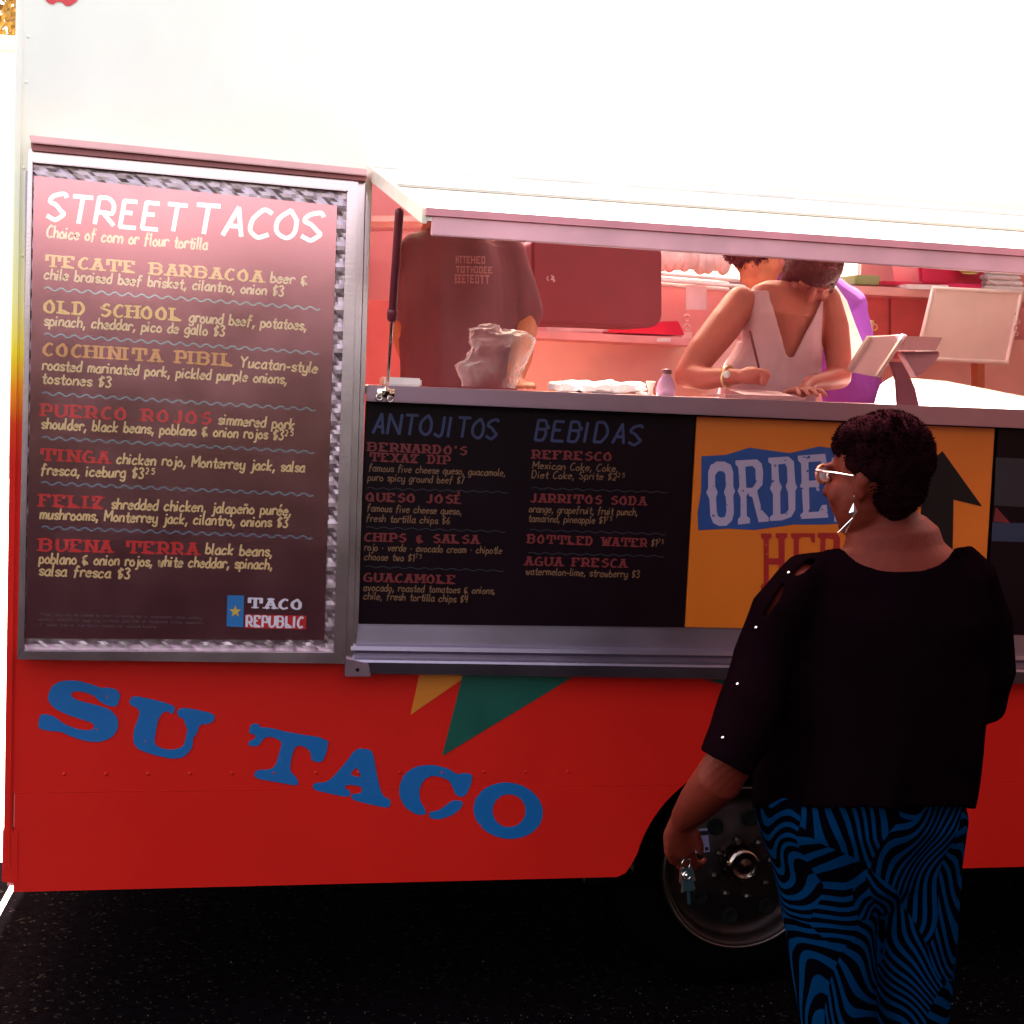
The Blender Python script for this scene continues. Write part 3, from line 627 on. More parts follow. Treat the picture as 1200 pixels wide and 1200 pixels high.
def quilt(c4, cells, name='quilted_panel'):
    (x0, y0), (x1, y1), (x2, y2), (x3, y3) = c4; nu, nv = cells; mb = MB(); YQ = -.045; W_ = max(abs(x1-x0), 1); H_ = abs(y3-y0)
    for i in range(nu+1):
        for j in range(nv+1):
            u, v = i/nu, j/nv; x = (x0*(1-u)+x1*u)*(1-v)+(x3*(1-u)+x2*u)*v; y = (y0*(1-u)+y1*u)*(1-v)+(y3*(1-u)+y2*u)*v
            p = at(x, y, YQ); d = abs(math.sin((x+y)*.13))*abs(math.sin((x-y)*.13)); p.y -= .0028*d**.5+.0010*noise.noise(p*30); mb.v.append(p)
    for i in range(nu):
        for j in range(nv): a = i*(nv+1)+j; mb.f.append((a, a+1, a+nv+2, a+nv+1))
    return link(name, mb, M_QUILT, case, smooth=False)
quilt([(38, 191), (407, 225), (406, 242), (38, 208)], (74, 4)); quilt([(393, 243), (406, 243), (391, 764), (378, 764)], (4, 104))
quilt([(29, 747), (379, 749), (378, 764), (28, 762)], (70, 4)); quilt([(37, 209), (44, 209), (34, 746), (28, 746)], (2, 104))
link('back_plate', MB().prism([at(30, 200, -.043), at(25, 768, -.043), at(396, 768, -.043), at(412, 232, -.043)], (0, .02, 0)), M_ALU, case)
YP = -.058
mp_ = MB().prism([at(40, 206, YP), at(30, 748, YP), at(380, 750, YP), at(395, 241, YP)], (0, .006, 0)); menu = link('menu_panel', mp_, M_BOARD, case)
T = lambda *a, **k: text(menu, *a, **k)
T('STREET', (55, 257), (217, 272), 31, YP, 'hand', M_LBLUE, weight=1.5); T('TACOS', (226, 272), (378, 283), 33, YP, 'hand', M_LBLUE, weight=1.5)
T('Choice of corn or flour tortilla', (55, 278), (243, 293), 14, YP, 'hand', M_CREAM, weight=1.5)
for s_, A, B, c, M_ in (('TECATE BARBACOA', (55, 312), (311, 331), 13, M_YEL), ('OLD SCHOOL', (53, 366), (216, 376), 14, M_YEL), ('COCHINITA PIBIL', (52, 416), (276, 429), 14, M_ORY),
    ('PUERCO ROJOS', (50, 487), (250, 497), 13.5, M_REDP), ('TINGA', (49, 539), (131, 543), 13, M_REDP), ('FELIZ', (48, 593), (124, 596), 13.5, M_REDP), ('BUENA TERRA', (48, 645), (235, 650), 13.5, M_REDP)):
    T(s_, A, B, c, YP, 'slab', M_)
for s_, A, B in (('beer &', (317, 331), (360, 334)), ('chile braised beef brisket, cilantro, onion $3', (52, 327), (332, 347)), ('ground beef, potatoes,', (222, 377), (359, 387)),
    ('spinach, cheddar, pico de gallo $3', (52, 381), (263, 394)), ('Yucatan-style', (281, 430), (372, 437)), ('roasted marinated pork, pickled purple onions,', (50, 433), (336, 450)), ('tostones $3', (49, 449), (130, 454)),
    ('simmered pork', (256, 497), (345, 503)), ('shoulder, black beans, poblano & onion rojos $3^25', (49, 502), (345, 516)), ('chicken rojo, Monterrey jack, salsa', (137, 543), (357, 553)), ('fresca, iceburg $3^25', (48, 556), (183, 561)),
    ('shredded chicken, jalapeño purée,', (131, 596), (341, 604)), ('mushrooms, Monterrey jack, cilantro, onions $3', (47, 608), (337, 618)), ('black beans,', (241, 649), (319, 652)),
    ('poblano & onion rojos, white cheddar, spinach,', (46, 660), (319, 667)), ('salsa fresca $3', (46, 674), (152, 678))):
    T(s_, A, B, 12.5, YP, 'hand', M_CREAM, weight=1.55)
for A, B in (((52, 338), (375, 362)), ((52, 392), (373, 414)), ((50, 461), (370, 480)), ((50, 513), (368, 530)), ((49, 566), (367, 580)), ((49, 618), (366, 630))): wavy(menu, A, B, YP, 1.9, M_WAVE)
for s_, A, B in (('*These items may be cooked to order. Consuming raw or undercooked meats, poultry,', (45, 721), (237, 725)), ('seafood, shellfish or eggs may increase your risk of foodborne illness, especially', (45, 727), (239, 731)), ('if you have certain medical conditions.', (45, 733), (185, 736))):
    T(s_, A, B, 3.2, YP, 'sans', M_GREYP, weight=.8)
link('logo_bar', print_poly([[(266.5, 697.5), (286, 698), (285, 735), (265.5, 734)]], YP-.001), M_LOGOB, menu)
sp = [(275.8+(7.6 if i % 2 == 0 else 3.1)*math.sin(i*math.pi/5), 716.5-(7.6 if i % 2 == 0 else 3.1)*math.cos(i*math.pi/5)) for i in range(10)]
link('logo_star', print_poly([sp], YP-.0018), M_YEL, menu)
link('logo_bar', print_poly([[(287, 720), (359, 721.5), (358.4, 737.5), (286.5, 736)]], YP-.001), M_REDP, menu)
T('TACO', (292, 712), (357, 714), 11, YP, 'slab', M_WHITEP, weight=2.4); text(menu, 'REPUBLIC', (289, 734), (356, 735.5), 12.5, YP-.0012, 'block', M_WHITEP, weight=2.6)

# ================================================================== MENU BOARD UNDER THE COUNTER
YM = -.022
mb2 = MB().prism([at(430, 471, YM), at(420, 731, YM), at(802, 735, YM), at(814, 488, YM)], (0, .009, 0))
board = thing('menu_board', 'black menu board headed ANTOJITOS and BEBIDAS under the counter', 'menu board', (at(610, 600, YM).x, YM, 1.3))
panel = link('panel', mb2, M_BOARD2, board)
T = lambda *a, **k: text(panel, *a, **k)
T('ANTOJITOS', (437, 507), (583, 514), 23, YM, 'hand', M_MBLUE, weight=1.3); T('BEBIDAS', (627, 515), (752, 521), 23, YM, 'hand', M_MBLUE, weight=1.3)
for s_, A, B in (("BERNARDO'S", (432, 528), (549, 533)), ('TEXAZ DIP', (434, 540), (529, 544)), ('QUESO JOSÉ', (430, 587), (543, 590)), ('CHIPS & SALSA', (428, 634), (563, 637)), ('GUACAMOLE', (427, 681), (536, 684)),
    ('REFRESCO', (625, 537), (719, 540)), ('JARRITOS SODA', (622, 588), (759, 592)), ('BOTTLED WATER', (619, 636), (760, 641)), ('AGUA FRESCA', (616, 662), (736, 665))):
    T(s_, A, B, 9.5, YM, 'slab', M_DULLRED)
for s_, A, B in (('famous five cheese queso, guacamole,', (432, 552), (592, 558)), ('puro spicy ground beef $7', (431, 563), (544, 567)), ('famous five cheese queso,', (430, 599), (541, 603)), ('fresh tortilla chips $6', (429, 611), (527, 614)),
    ('rojo · verde · avocado cream · chipotle', (427, 645), (588, 649)), ('choose two $1^75', (427, 656), (495, 658)), ('avocado, roasted tomatoes & onions,', (426, 692), (580, 696)), ('chile, fresh tortilla chips $4', (426, 702), (548, 706)),
    ('Mexican Coke, Coke,', (624, 549), (724, 553)), ('Diet Coke, Sprite $2^25', (623, 560), (733, 563)), ('orange, grapefruit, fruit punch,', (620, 600), (747, 604)), ('tamarind, pineapple $1^75', (619, 611), (718, 614)),
    ('$1^75', (763, 640), (778, 641)), ('watermelon-lime, strawberry $3', (616, 673), (749, 677))):
    T(s_, A, B, 8.6, YM, 'hand', M_DULLTAN, weight=1.25)
for A, B in (((430, 572), (595, 577)), ((429, 618), (592, 623)), ((428, 664), (590, 669)), ((623, 572), (782, 577)), ((621, 621), (780, 626)), ((619, 648), (778, 652))): wavy(panel, A, B, YM, 1.0, M_DULLWAVE, wpx=1.0)

# ================================================================== ORDER HERE SIGN
YO = -.024
sign = thing('order_sign', 'orange ORDER HERE sign with black upward arrow under the counter', 'sign', (at(985, 600, YO).x, YO, 1.3))
sp_ = link('panel', MB().prism([at(817, 488, YO), at(803, 735, YO), at(1151, 742, YO), at(1166, 502, YO)], (0, .010, 0)), M_ORANGE, sign, bevel=.0015)
def c4(p): return [(790+x*.18332, 480+y*.18332) for x, y in p]
link('printed_patch', print_poly([c4([(175,298),(330,290),(480,243),(740,278),(930,235),(1110,262),(1235,240),(1300,262),(1310,400),(1290,540),(1300,700),(1180,720),(950,735),(760,735),(510,770),(350,760),(155,772),(150,660),(172,530)])], YO-.0012), mat('blue print patch', (.006, .045, .20), .45), sp_)
M_ORD = chipped('distressed pale letters', (.34, .27, .40), (.012, .045, .2), .66, 70, .5)
RR = [(392,325),(530,318),(560,345),(570,400),(565,480),(530,520),(560,640),(605,690),(605,715),(540,720),(500,560),(462,545),(465,680),(485,695),(485,727),(408,735),(408,700),(425,680),(425,560),(405,520),(418,490),(410,370),(392,350)]
RH = [(455,365),(500,360),(520,380),(522,470),(500,500),(462,500)]
for L_ in ([c4([(218,400),(232,355),(270,332),(320,332),(362,352),(378,400),(378,490),(390,520),(378,550),(382,660),(370,710),(335,742),(290,745),(250,725),(232,680),(225,570),(205,530),(218,500)]), c4([(262,420),(280,395),(310,393),(328,410),(330,490),(318,530),(330,560),(335,650),(325,685),(300,692),(280,680),(272,650),(268,560),(280,530),(262,490)])],
           [c4(RR), c4(RH)],
           [c4([(602,308),(730,300),(765,330),(775,470),(787,495),(775,520),(775,640),(750,685),(690,708),(612,712),(612,685),(632,670),(632,540),(612,505),(625,470),(622,350),(602,335)]), c4([(665,350),(710,345),(722,370),(725,460),(712,490),(728,530),(732,640),(710,665),(680,668),(678,530),(690,495),(672,460)])],
           [c4([(790,295),(965,282),(978,360),(955,362),(935,330),(858,335),(862,455),(905,452),(910,420),(925,420),(928,520),(912,520),(905,495),(862,498),(866,655),(925,652),(945,610),(975,608),(985,690),(805,700),(805,672),(825,655),(818,520),(805,490),(815,460),(812,345),(792,325)])],
           [c4([(x+615, y-18) for x, y in RR]), c4([(x+615, y-18) for x, y in RH])]):
    link('printed_letter', print_poly(L_, YO-.002), M_ORD, sp_)
M_HERE = chipped('distressed red letters', (.30, .002, .003), (.42, .078, .005), .68, 80, .5)
def slabby(x, y0, y1, w_=32, s_=18): return [(x-s_, y0), (x+w_+s_, y0), (x+w_+s_, y0+26), (x+w_, y0+40), (x+w_, y1-40), (x+w_+s_, y1-26), (x+w_+s_, y1), (x-s_, y1), (x-s_, y1-26), (x, y1-40), (x, y0+40), (x-s_, y0+26)]
HL = [slabby(573, 792, 1150), slabby(668, 790, 1150, 38), [(600, 950), (690, 950), (690, 990), (600, 990)], slabby(765, 790, 1150), [(795, 790), (900, 790), (900, 850), (880, 850), (870, 815), (795, 815)], [(790, 950), (870, 950), (870, 985), (790, 985)], [(795, 1125), (880, 1125), (890, 1090), (905, 1090), (905, 1150), (795, 1150)],
      slabby(935, 788, 1150), [(965, 788), (1040, 788), (1060, 820), (1060, 920), (1035, 965), (1085, 1150), (1040, 1150), (1000, 975), (965, 975), (965, 940), (1015, 940), (1020, 830), (965, 820)], slabby(1120, 786, 1150), [(1150, 786), (1255, 786), (1255, 850), (1235, 850), (1225, 812), (1150, 812)], [(1150, 948), (1225, 948), (1225, 985), (1150, 985)], [(1150, 1125), (1235, 1125), (1245, 1090), (1260, 1090), (1260, 1150), (1150, 1150)]]
for i, L_ in enumerate(HL): link('printed_letter', print_poly([c4(L_)], YO-.0015-.00012*(i % 3)), M_HERE, sp_)
link('printed_arrow', print_poly([[(1104.5, 528.5), (1151, 593.5), (1117.5, 585.5), (1115, 730), (1072, 728), (1080, 584), (1046, 580)]], YO-.0022), M_BLACKP, sp_)
# dark poster right of the sign
post = thing('dark_poster', 'dark poster with blue bands at the right edge beside the orange sign', 'poster', (at(1195, 600, YM).x, YM, 1.3))
pp = link('panel', MB().prism([at(1170, 503, YM), at(1154, 743, YM), at(1225, 745, YM), at(1225, 505, YM)], (0, .009, 0)), M_BOARD2, post)
link('printed_band', print_poly([[(1163, 612), (1225, 614), (1225, 636), (1162, 634)]], YM-.001), mat('dark blue print', (.008, .02, .06), .5), pp)
link('printed_band', print_poly([[(1167, 594), (1184, 613), (1164, 611)]], YM-.0012), M_DULLRED, pp)
link('printed_band', print_poly([[(1167, 536), (1225, 539), (1225, 596), (1165, 592)]], YM-.001), mat('near black blue print', (.006, .006, .016), .5), pp)
#PEOPLE
# ================================================================== CUSTOMER (back view, head turned to her left)
CY = -1.10; KP = .00170
def P(px, py, dy=0.0): return at(px, py, CY+dy)
cust = thing('person', 'woman in black cold-shoulder top and blue patterned leggings standing at the order sign', 'person', (at(1015, 900, CY).x, CY, 0), 'people at the food truck')
def head(mb, c, f, upv, sc=1.0, jaw=1.0):
    """head as closed shapes to be fused; f = facing direction; c = centre of skull"""
    f = V(f).normalized(); z = V(upv).normalized(); l = z.cross(f).normalized(); z = f.cross(l)
    Q = lambda a, b, c_: c+f*(a*sc)+l*(b*sc)+z*(c_*sc)
    A = lambda x, y, zz: (f*x*sc, l*y*sc, z*zz*sc)
    mb.ell(Q(-.012, 0, .02), *A(.098, .076, .098)); mb.ell(Q(.03, 0, -.045), *A(.062, .062*jaw, .085)); mb.ell(Q(.055, 0, -.10), *A(.030, .034, .022))
    for s_ in (-1, 1):
        mb.ell(Q(.055, .036*s_*jaw, -.035), *A(.030, .030, .032))      # cheeks
        mb.ell(Q(.0, .068*s_, -.02), *A(.016, .008, .030)); mb.ell(Q(-.008, .074*s_, -.008), *A(.014, .006, .020))   # ears
        mb.ell(Q(.078, .030*s_, .022), *A(.014, .024, .008))           # brow
        mb.ell(Q(.078, .030*s_, .002), *A(.012, .014, .010))           # eyelids
    mb.tube([Q(.083, 0, .012), Q(.100, 0, -.016), Q(.107, 0, -.030)], [.009*sc, .011*sc, .014*sc], 10)
    for s_ in (-1, 1): mb.ell(Q(.094, .013*s_, -.034), *A(.010, .008, .008))
    mb.ell(Q(.088, 0, -.058), *A(.014, .024, .008)); mb.ell(Q(.086, 0, -.071), *A(.013, .020, .009))
    return Q, A
hf = V((-.60, .80, -.12)); hcen = P(1026, 556)
bd = MB(); HQ, HA = head(bd, hcen, hf, (.03, -.06, 1), 1.0, 1.15)
bd.tube([P(1030, 585, .02), P(1040, 622, .01), P(1047, 655, 0)], [(.064, .066), (.070, .068), (.090, .075)], 20, (0, 1, 0))
# shoulders and back seen above the neckline, trunk under the clothing
bd.ell(P(1049, 656, -.01), (.118, 0, 0), (0, .07, 0), (0, 0, .050))
bd.tube([P(1047, 640, .0), P(1048, 668, .0), P(1045, 720, .0), P(1035, 800, .01), P(1020, 870, .01), P(1010, 940, .01), P(1012, 985, .01)],
        [(.105, .075), (.175, .098), (.185, .13), (.190, .14), (.18, .15), (.165, .14), (.15, .12)], 28, (0, 1, 0))
# left arm, bent, hand holding card and keys
ARM = [P(942, 690, -.01), P(905, 760, -.02), P(880, 830, -.05), P(862, 880, -.08), P(843, 912, -.06), P(818, 940, .02), P(803, 958, .09)]
bd.tube(ARM, [.052, .052, .054, .052, .048, .040, .030], 18)
W0 = P(801, 962, .12)
bd.tube([W0, P(797, 978, .135), P(797, 996, .145)], [(.030, .024), (.038, .022), (.036, .020)], 16, (0, 1, 0))
KN = [(784, 999, .13), (793, 1004, .145), (802, 1005, .155), (811, 1002, .165)]
for i, (x, y, d_) in enumerate(KN):
    L_ = (.9, 1.05, 1.0, .8)[i]
    bd.tube([P(x, y-10, d_), P(x+1, y+1, d_+.004), P(x+4, y+11*L_, d_+.018), P(x+10, y+13*L_, d_+.036), P(x+15, y+7*L_, d_+.045)], [.0098, .0096, .0088, .0080, .0068], 10)
bd.tube([P(806, 968, .12), P(815, 978, .115), P(820, 990, .12), P(821, 999, .128)], [.013, .0115, .0098, .0075], 10)     # thumb on the card
# right arm, elbow bent forward
bd.tube([P(1140, 695, .0), P(1150, 760, -.0), P(1148, 815, .02), P(1120, 830, .16), P(1085, 800, .27)], [.055, .055, .05, .045, .035], 16)
bd.ell(P(1078, 795, .30), (.03, 0, 0), (0, .05, 0), (0, 0, .02))
# legs
for (x0, x1, x2) in ((958, 970, 982), (1062, 1064, 1066)):
    bd.tube([P(x0, 975, .01), P(x1, 1080, .0), P(x2, 1200, .0), P(x2, 1290, .02), P(x2, 1390, .01), at(x2, 1500, CY)+V((0, 0, .0))], [(.075, .085), (.07, .08), (.055, .06), (.05, .055), (.045, .05), (.042, .045)], 18, (0, 1, 0))
    q = at(x2, 1500, CY); bd.ell(V((q.x-.01, CY+.05, .04)), (.042, 0, 0), (0, .115, 0), (0, 0, .038))
link('body', fuse(bd, .0045, 5, cust), M_SKIN, cust)
# eyes
for s_ in (-1, 1): link('eye', MB().ell(HQ(.084, .030*s_, .002), *HA(.009, .011, .008)), mat('eye white', (.7, .6, .58), .2), cust, smooth=True)
# hair: fused cap + thousands of small coils
def hair_cap(c, Qf, Af, spec, keep, n, size, parent, material, vox=.008):
    hb = MB()
    for q, r in spec: hb.ell(Qf(*q), *Af(*r))
    me = fuse(hb, vox, 2, None); off = wloc(parent); bm = bmesh.new(); bm.from_mesh(me)
    fs = [f for f in bm.faces]; k = MB()
    vs = [(f.calc_center_median(), f.normal.copy()) for f in fs]
    for v in bm.verts: v.co += v.normal*(noise.noise(v.co*55)*.006+noise.noise(v.co*18)*.005) - off
    for f in bm.faces: f.smooth = True
    bm.to_mesh(me); bm.free()
    for i in range(n):
        p, nn_ = random.choice(vs)
        if not keep(p): continue
        a = nn_.orthogonal().normalized(); b = nn_.cross(a); th = random.random()*6.28; d = a*math.cos(th)+b*math.sin(th); e = nn_.cross(d)
        h = size*random.uniform(.5, 1.5); w_ = size*.55; q = p+d*random.uniform(-.006, .006)
        k.add([q-d*w_-nn_*.003, q+d*w_-nn_*.003, q+e*w_*.8-nn_*.003, q+nn_*h+d*w_*random.uniform(-1, 1)], [(0, 1, 3), (1, 2, 3), (2, 0, 3)])
    o = link('hair', me, material, parent); link('hair_coils', k, material, o, kind='stuff'); return o
hair_cap(hcen, HQ, HA, [((-.028, 0, .035), (.096, .084, .092)), ((-.046, 0, -.018), (.058, .070, .066)), ((.010, 0, .064), (.074, .074, .054)), ((-.040, 0, -.062), (.034, .046, .028))],
         lambda p: True, 7000, .0045, cust, M_HAIR)
# black top
tp = MB()
tp.tube([P(1048, 648, .0), P(1046, 672, .0), P(1042, 715, .0), P(1032, 790, .005), P(1022, 860, .01), P(1012, 915, .01), P(1006, 952, .01)],
        [(.150, .098), (.197, .118), (.215, .155), (.222, .185), (.220, .20), (.222, .205), (.216, .205)], 32, (0, 1, 0))
tp.tube([P(988, 664, .0), P(950, 680, -.005), P(918, 720, -.015), P(900, 775, -.02), P(884, 825, -.05), P(866, 868, -.08), P(846, 900, -.09)], [.045, .058, .066, .066, .066, .062, .055], 20)
tp.tube([P(1108, 655, .0), P(1132, 680, .0), P(1147, 730, .0), P(1150, 785, .0), P(1146, 820, .02), P(1115, 832, .13)], [.05, .062, .064, .066, .064, .055], 20)
def under(p, a, b, t):  # elliptical neckline seen along the body's depth
    q = (p-CAM); z_ = q.dot(fwd); x = 600+FOC*q.dot(rt)/z_; y = 600-FOC*q.dot(up)/z_; return x, y
CUF = P(848, 896, -.085); CUD = (P(845, 897)-P(863, 862)).normalized()
def neck_cut(p):
    x, y = under(p, 0, 0, 0); c_, s_ = math.cos(.10), math.sin(.10); dx, dy = x-1050, y-634
    u_, v_ = dx*c_+dy*s_, -dx*s_+dy*c_
    if (u_/66)**2+(v_/35)**2 < 1 and p.z > 1.2: return True
    if y < 641 and 965 < x < 1136: return True
    # slit in the shoulder seam
    for (ax, ay, bx, by) in ((955, 655, 930, 676), (918, 684, 896, 722)):
        t = max(0, min(1, ((x-ax)*(bx-ax)+(y-ay)*(by-ay))/((bx-ax)**2+(by-ay)**2)))
        if math.hypot(x-ax-(bx-ax)*t, y-ay-(by-ay)*t) < 2.6*(math.sin(math.pi*min(.96, max(.04, t))))**.7 and p.y < CY+.02: return True
    if y > 948: return True
    if (p-CUF).dot(CUD) > -.004 and p.x < CUF.x+.062 and p.y < CY-.015 and p.z < CUF.z+.06: return True
    return False
for _ in (0,):
    me = fuse(tp, .0055, 5, None, neck_cut); bm = bmesh.new(); bm.from_mesh(me); off = wloc(cust)
    soften(bm)
    for v in bm.verts:
        p = v.co; fold = noise.noise(V((p.x*9, p.y*9, p.z*3.2)))*.017+math.sin(p.x*60+noise.noise(p*5)*5)*.0045*max(0, (1.25-p.z)*2)
        p += v.normal*fold; v.co = p-off
    bmesh.ops.solidify(bm, geom=bm.faces[:], thickness=.003)
    for f in bm.faces: f.smooth = True
    bm.to_mesh(me); bm.free(); topo = link('top', me, M_TOP, cust)
for x, y in ((925, 672), (887, 736), (865, 802.5), (847.5, 865)):
    c = at(x, y, CY-.05); d = (CAM-c).normalized()
    # lay the stud on the sleeve surface
    hit = None
    dg = bpy.context.evaluated_depsgraph_get(); off = wloc(cust)
    ok, loc, nr, _i = topo.ray_cast(CAM-off, (c-CAM).normalized())
    if ok: link('stud_button', MB().ell(loc+off+nr*.002, (.0036, 0, 0), (0, .0036, 0), (0, 0, .0036), 12, 8), M_SILVER, topo, smooth=True)
# leggings
lg = MB()
for (x0, x1, x2) in ((955, 970, 982), (1060, 1064, 1066)):
    lg.tube([P(x0, 950, .01), P(x1-3, 1010, .01), P(x1+4, 1100, .0), P(x2, 1200, .0), P(x2, 1290, .02), P(x2, 1395, .01)], [(.118, .16), (.106, .135), (.087, .11), (.076, .092), (.070, .082), (.062, .07)], 24, (0, 1, 0))
lg.tube([P(1006, 880, .01), P(1006, 950, .01), P(1006, 985, .01)], [(.185, .17), (.192, .18), (.165, .155)], 28, (0, 1, 0))
me = fuse(lg, .006, 6, None, lambda p: p.z > at(1000, 900, CY).z); bm = bmesh.new(); bm.from_mesh(me); off = wloc(cust)
for v in bm.verts: v.co = v.co-off+v.normal*noise.noise(v.co*11)*.004
bm.to_mesh(me); bm.free(); link('leggings', me, M_PANTS, cust)
sh = MB()
for x2 in (992, 1062): q = at(x2, 1500, CY); sh.ell(V((q.x-.01, CY+.05, .045)), (.050, 0, 0), (0, .13, 0), (0, 0, .045)); 
link('shoes', sh, M_TOP, cust, smooth=True, kind='stuff')
# glasses
gs_ = MB(); M_FR = mat('amber glitter glasses frame', (.55, .16, .10), .25, .3, var=.5, scale=90)
for s_ in (-1, 1): gs_.torus(HQ(.099, .034*s_, .006), hf, .021, .0042, 28, 8, 1.15, .85)
gs_.tube([HQ(.108, -.012, .012), HQ(.108, .012, .012)], .003, 8)
glo = link('glasses', gs_, M_FR, cust, smooth=True)
for s_ in (-1, 1): link('temple_arm', MB().tube([HQ(.098, .060*s_, .014), HQ(.06, .078*s_, .010), HQ(.006, .081*s_, .0)], [.0032, .0022, .002], 8), M_SILVER, glo, smooth=True)
lens = MB()
for s_ in (-1, 1): lens.tube([HQ(.0985, .034*s_, .006), HQ(.0995, .034*s_, .006)], .02, 20, cap=False)
link('lens', lens, film('tinted lens film', (.8, .6, .55), .4), glo)
# earring
ew = HQ(.002, .082, -.052); er = MB(); ec = P(986, 594, -.085+.0)
ec = HQ(.006, .088, -.070); zz = V((0, 0, 1)); xx = V((.8, -.25, 0)).normalized(); nn_ = xx.cross(zz)
er.add([ec+zz*.017, ec+xx*.009-zz*.0, ec-zz*.013, ec-xx*.008-zz*.003, ec-nn_*.004, ec+nn_*.003], [(0,1,4),(1,2,4),(2,3,4),(3,0,4),(1,0,5),(2,1,5),(3,2,5),(0,3,5)])
for dx in (-.026, -.019, -.012): er.tube([ec-zz*.013, ec-zz*(.013+.030)+xx*dx], .0011, 6)
er.tube([ec+zz*.017, ec+zz*.03], .001, 6)
link('earring', er, M_SILVER, cust)
# card and keys held in the hand
cdm = MB(); cq = [P(812, 972, .125), P(829, 971, .125), P(832, 998, .125), P(815, 1000, .125)]; cdm.prism(cq, (0, .0012, 0))
card = solo('bank_card', cdm, mat('pale violet card', (.13, .11, .20), .4), 'pale card pinched in the hand of the woman in black', 'card')
link('card_stripe', MB().prism([P(813, 974.5, .1245), P(829.3, 973.5, .1245), P(830, 978.5, .1245), P(813.6, 979.5, .1245)], (0, .0004, 0)), M_BLACKP, card)
link('card_print', MB().prism([P(826, 993, .1245), P(830, 992.6, .1245), P(830.5, 996.4, .1245), P(826.5, 997, .1245)], (0, .0004, 0)), M_BLACKP, card)
keys = thing('key_ring', 'bunch of keys with round silver charm hanging from the hand of the woman in black', 'keys', P(804, 1015, .14))
M_KEY = mat('key metal', (.60, .50, .42), .22, 1.0)
link('ring', MB().torus(P(804, 1012, .14), (.3, -1, 0), .011, .0011, 24, 6), M_SILVER, keys, smooth=True)
link('charm', MB().torus(P(805, 1026, .135), (.2, -1, .1), .0085, .0026, 24, 8).lathe(P(805, 1026, .135), (.2, -1, .1), [(0, .006), (.002, .004), (.003, .0005)], 20), M_CHROME, keys, smooth=True)
for i, (dx, dl, mm) in enumerate(((-7, 22, M_KEY), (2, 36, mat('dark key fob', (.01, .03, .035), .3)), (8, 18, M_KEY))):
    a0 = P(804+dx*.3, 1016, .14); a1 = P(806+dx*.9, 1024+dl, .14); d_ = (a1-a0); w_ = V((1, 0, 0)); kb = MB()
    kb.obox(a0+d_*.32, d_*.30, w_*(.009 if i != 1 else .011), V((0, .0025 if i != 1 else .006, 0))); kb.obox(a0+d_*.8, d_*.2, w_*.0035, V((0, .0012, 0)))
    link('key' if i != 1 else 'key_fob', kb, mm, keys, bevel=.001)
#INTERIOR
# ================================================================== BEHIND THE COUNTER (pink of veiling glare put into the kitchen surfaces)
M_ROSE = mat('glare tinted stainless', (.88, .48, .46), .35, .5, var=.1)  # shelf steel coloured with the pink of the glare
M_CORAL2 = mat('glare tinted cabinet', (.74, .20, .21), .5, var=.06)  # cabinet red includes the veiling glare
M_CRIM = mat('crimson plastic', (.55, .02, .07), .4)
back = truck
link('backsplash', pq(600, 398, 830, 470, YW-.06, .03), brushed('warm stainless backsplash', (.85, .55, .42), .38, (40, 40, 1)), truck)
link('backsplash', pq(830, 398, 1260, 520, YW-.05, .03), M_WALLIN2, truck)
sh1 = MB(); a_ = at(600, 386, YW-.40); b_ = at(826, 397, YW-.40); sh1.add([a_, b_, b_+V((0, .36, 0)), a_+V((0, .36, 0)), a_+V((0, 0, -.03)), b_+V((0, 0, -.03)), b_+V((0, .36, -.03)), a_+V((0, .36, -.03))], [(0,1,2,3),(4,7,6,5),(0,4,5,1),(3,2,6,7),(0,3,7,4),(1,5,6,2)])
shelf = solo('wall_shelf', sh1, M_ROSE, 'long steel shelf under the dark rounded case inside the truck', 'shelf', bevel=.003)
link('price_tag', pq(770, 396.5, 786, 400.5, YW-.405, .004), M_PAPER, shelf)
ts = MB(); ts.prism([at(722, 379, 1.95), at(795, 376, 1.95), at(803, 393, 1.95), at(722, 390, 1.95)], (0, .22, 0)); solo('red_tray', ts, mat('bright red tray', (.75, .01, .05), .35), 'bright red tray lying on the long steel shelf under the dark case', 'tray', bevel=.004)
ts = MB()
for i in range(6): ts.prism([at(642+i*11, 380+random.uniform(0, 2), 1.92+.03*i), at(655+i*12, 379+random.uniform(0, 2), 1.92+.03*i), at(657+i*12, 389, 1.92+.03*i), at(641+i*11, 388, 1.92+.03*i)], (0, .025, 0))
solo('paper_packets', ts, mat('pink paper packets', (.75, .45, .45), .7), 'row of pale packets beside the red tray on the steel shelf', 'packets', kind='stuff')
# dark rounded case
def rrect(x0, y0, x1, y1, r, skew=0):
    pts = []
    for cx, cy, a0 in ((x1-r, y0+r, -90), (x1-r, y1-r, 0), (x0+r*.6, y1-r*.6, 90), (x0+r*.6, y0+r*.6, 180)):
        rr = r if cx > (x0+x1)/2 else r*.6
        for k in range(7): t = R(a0+k*15); pts.append((cx+rr*math.cos(t), cy+rr*math.sin(t)))
    return [(x, y+(x-x0)*skew) for x, y in pts][::-1]
M_CASE = mat('glare tinted case plastic', (.22, .040, .065), .55, var=.06)  # dark plastic raised to rose to hold the glare over it
case2 = solo('equipment_case', poly(rrect(623, 278, 776, 379, 16, .035), 1.25, .32), M_CASE, 'large dark rounded case with small white mark above the long steel shelf', 'case', bevel=.010)
mk = MB(); mk.flat = True
c0 = at(646, 326, 1.249); k_ = pxm(646, 326, 1.249)
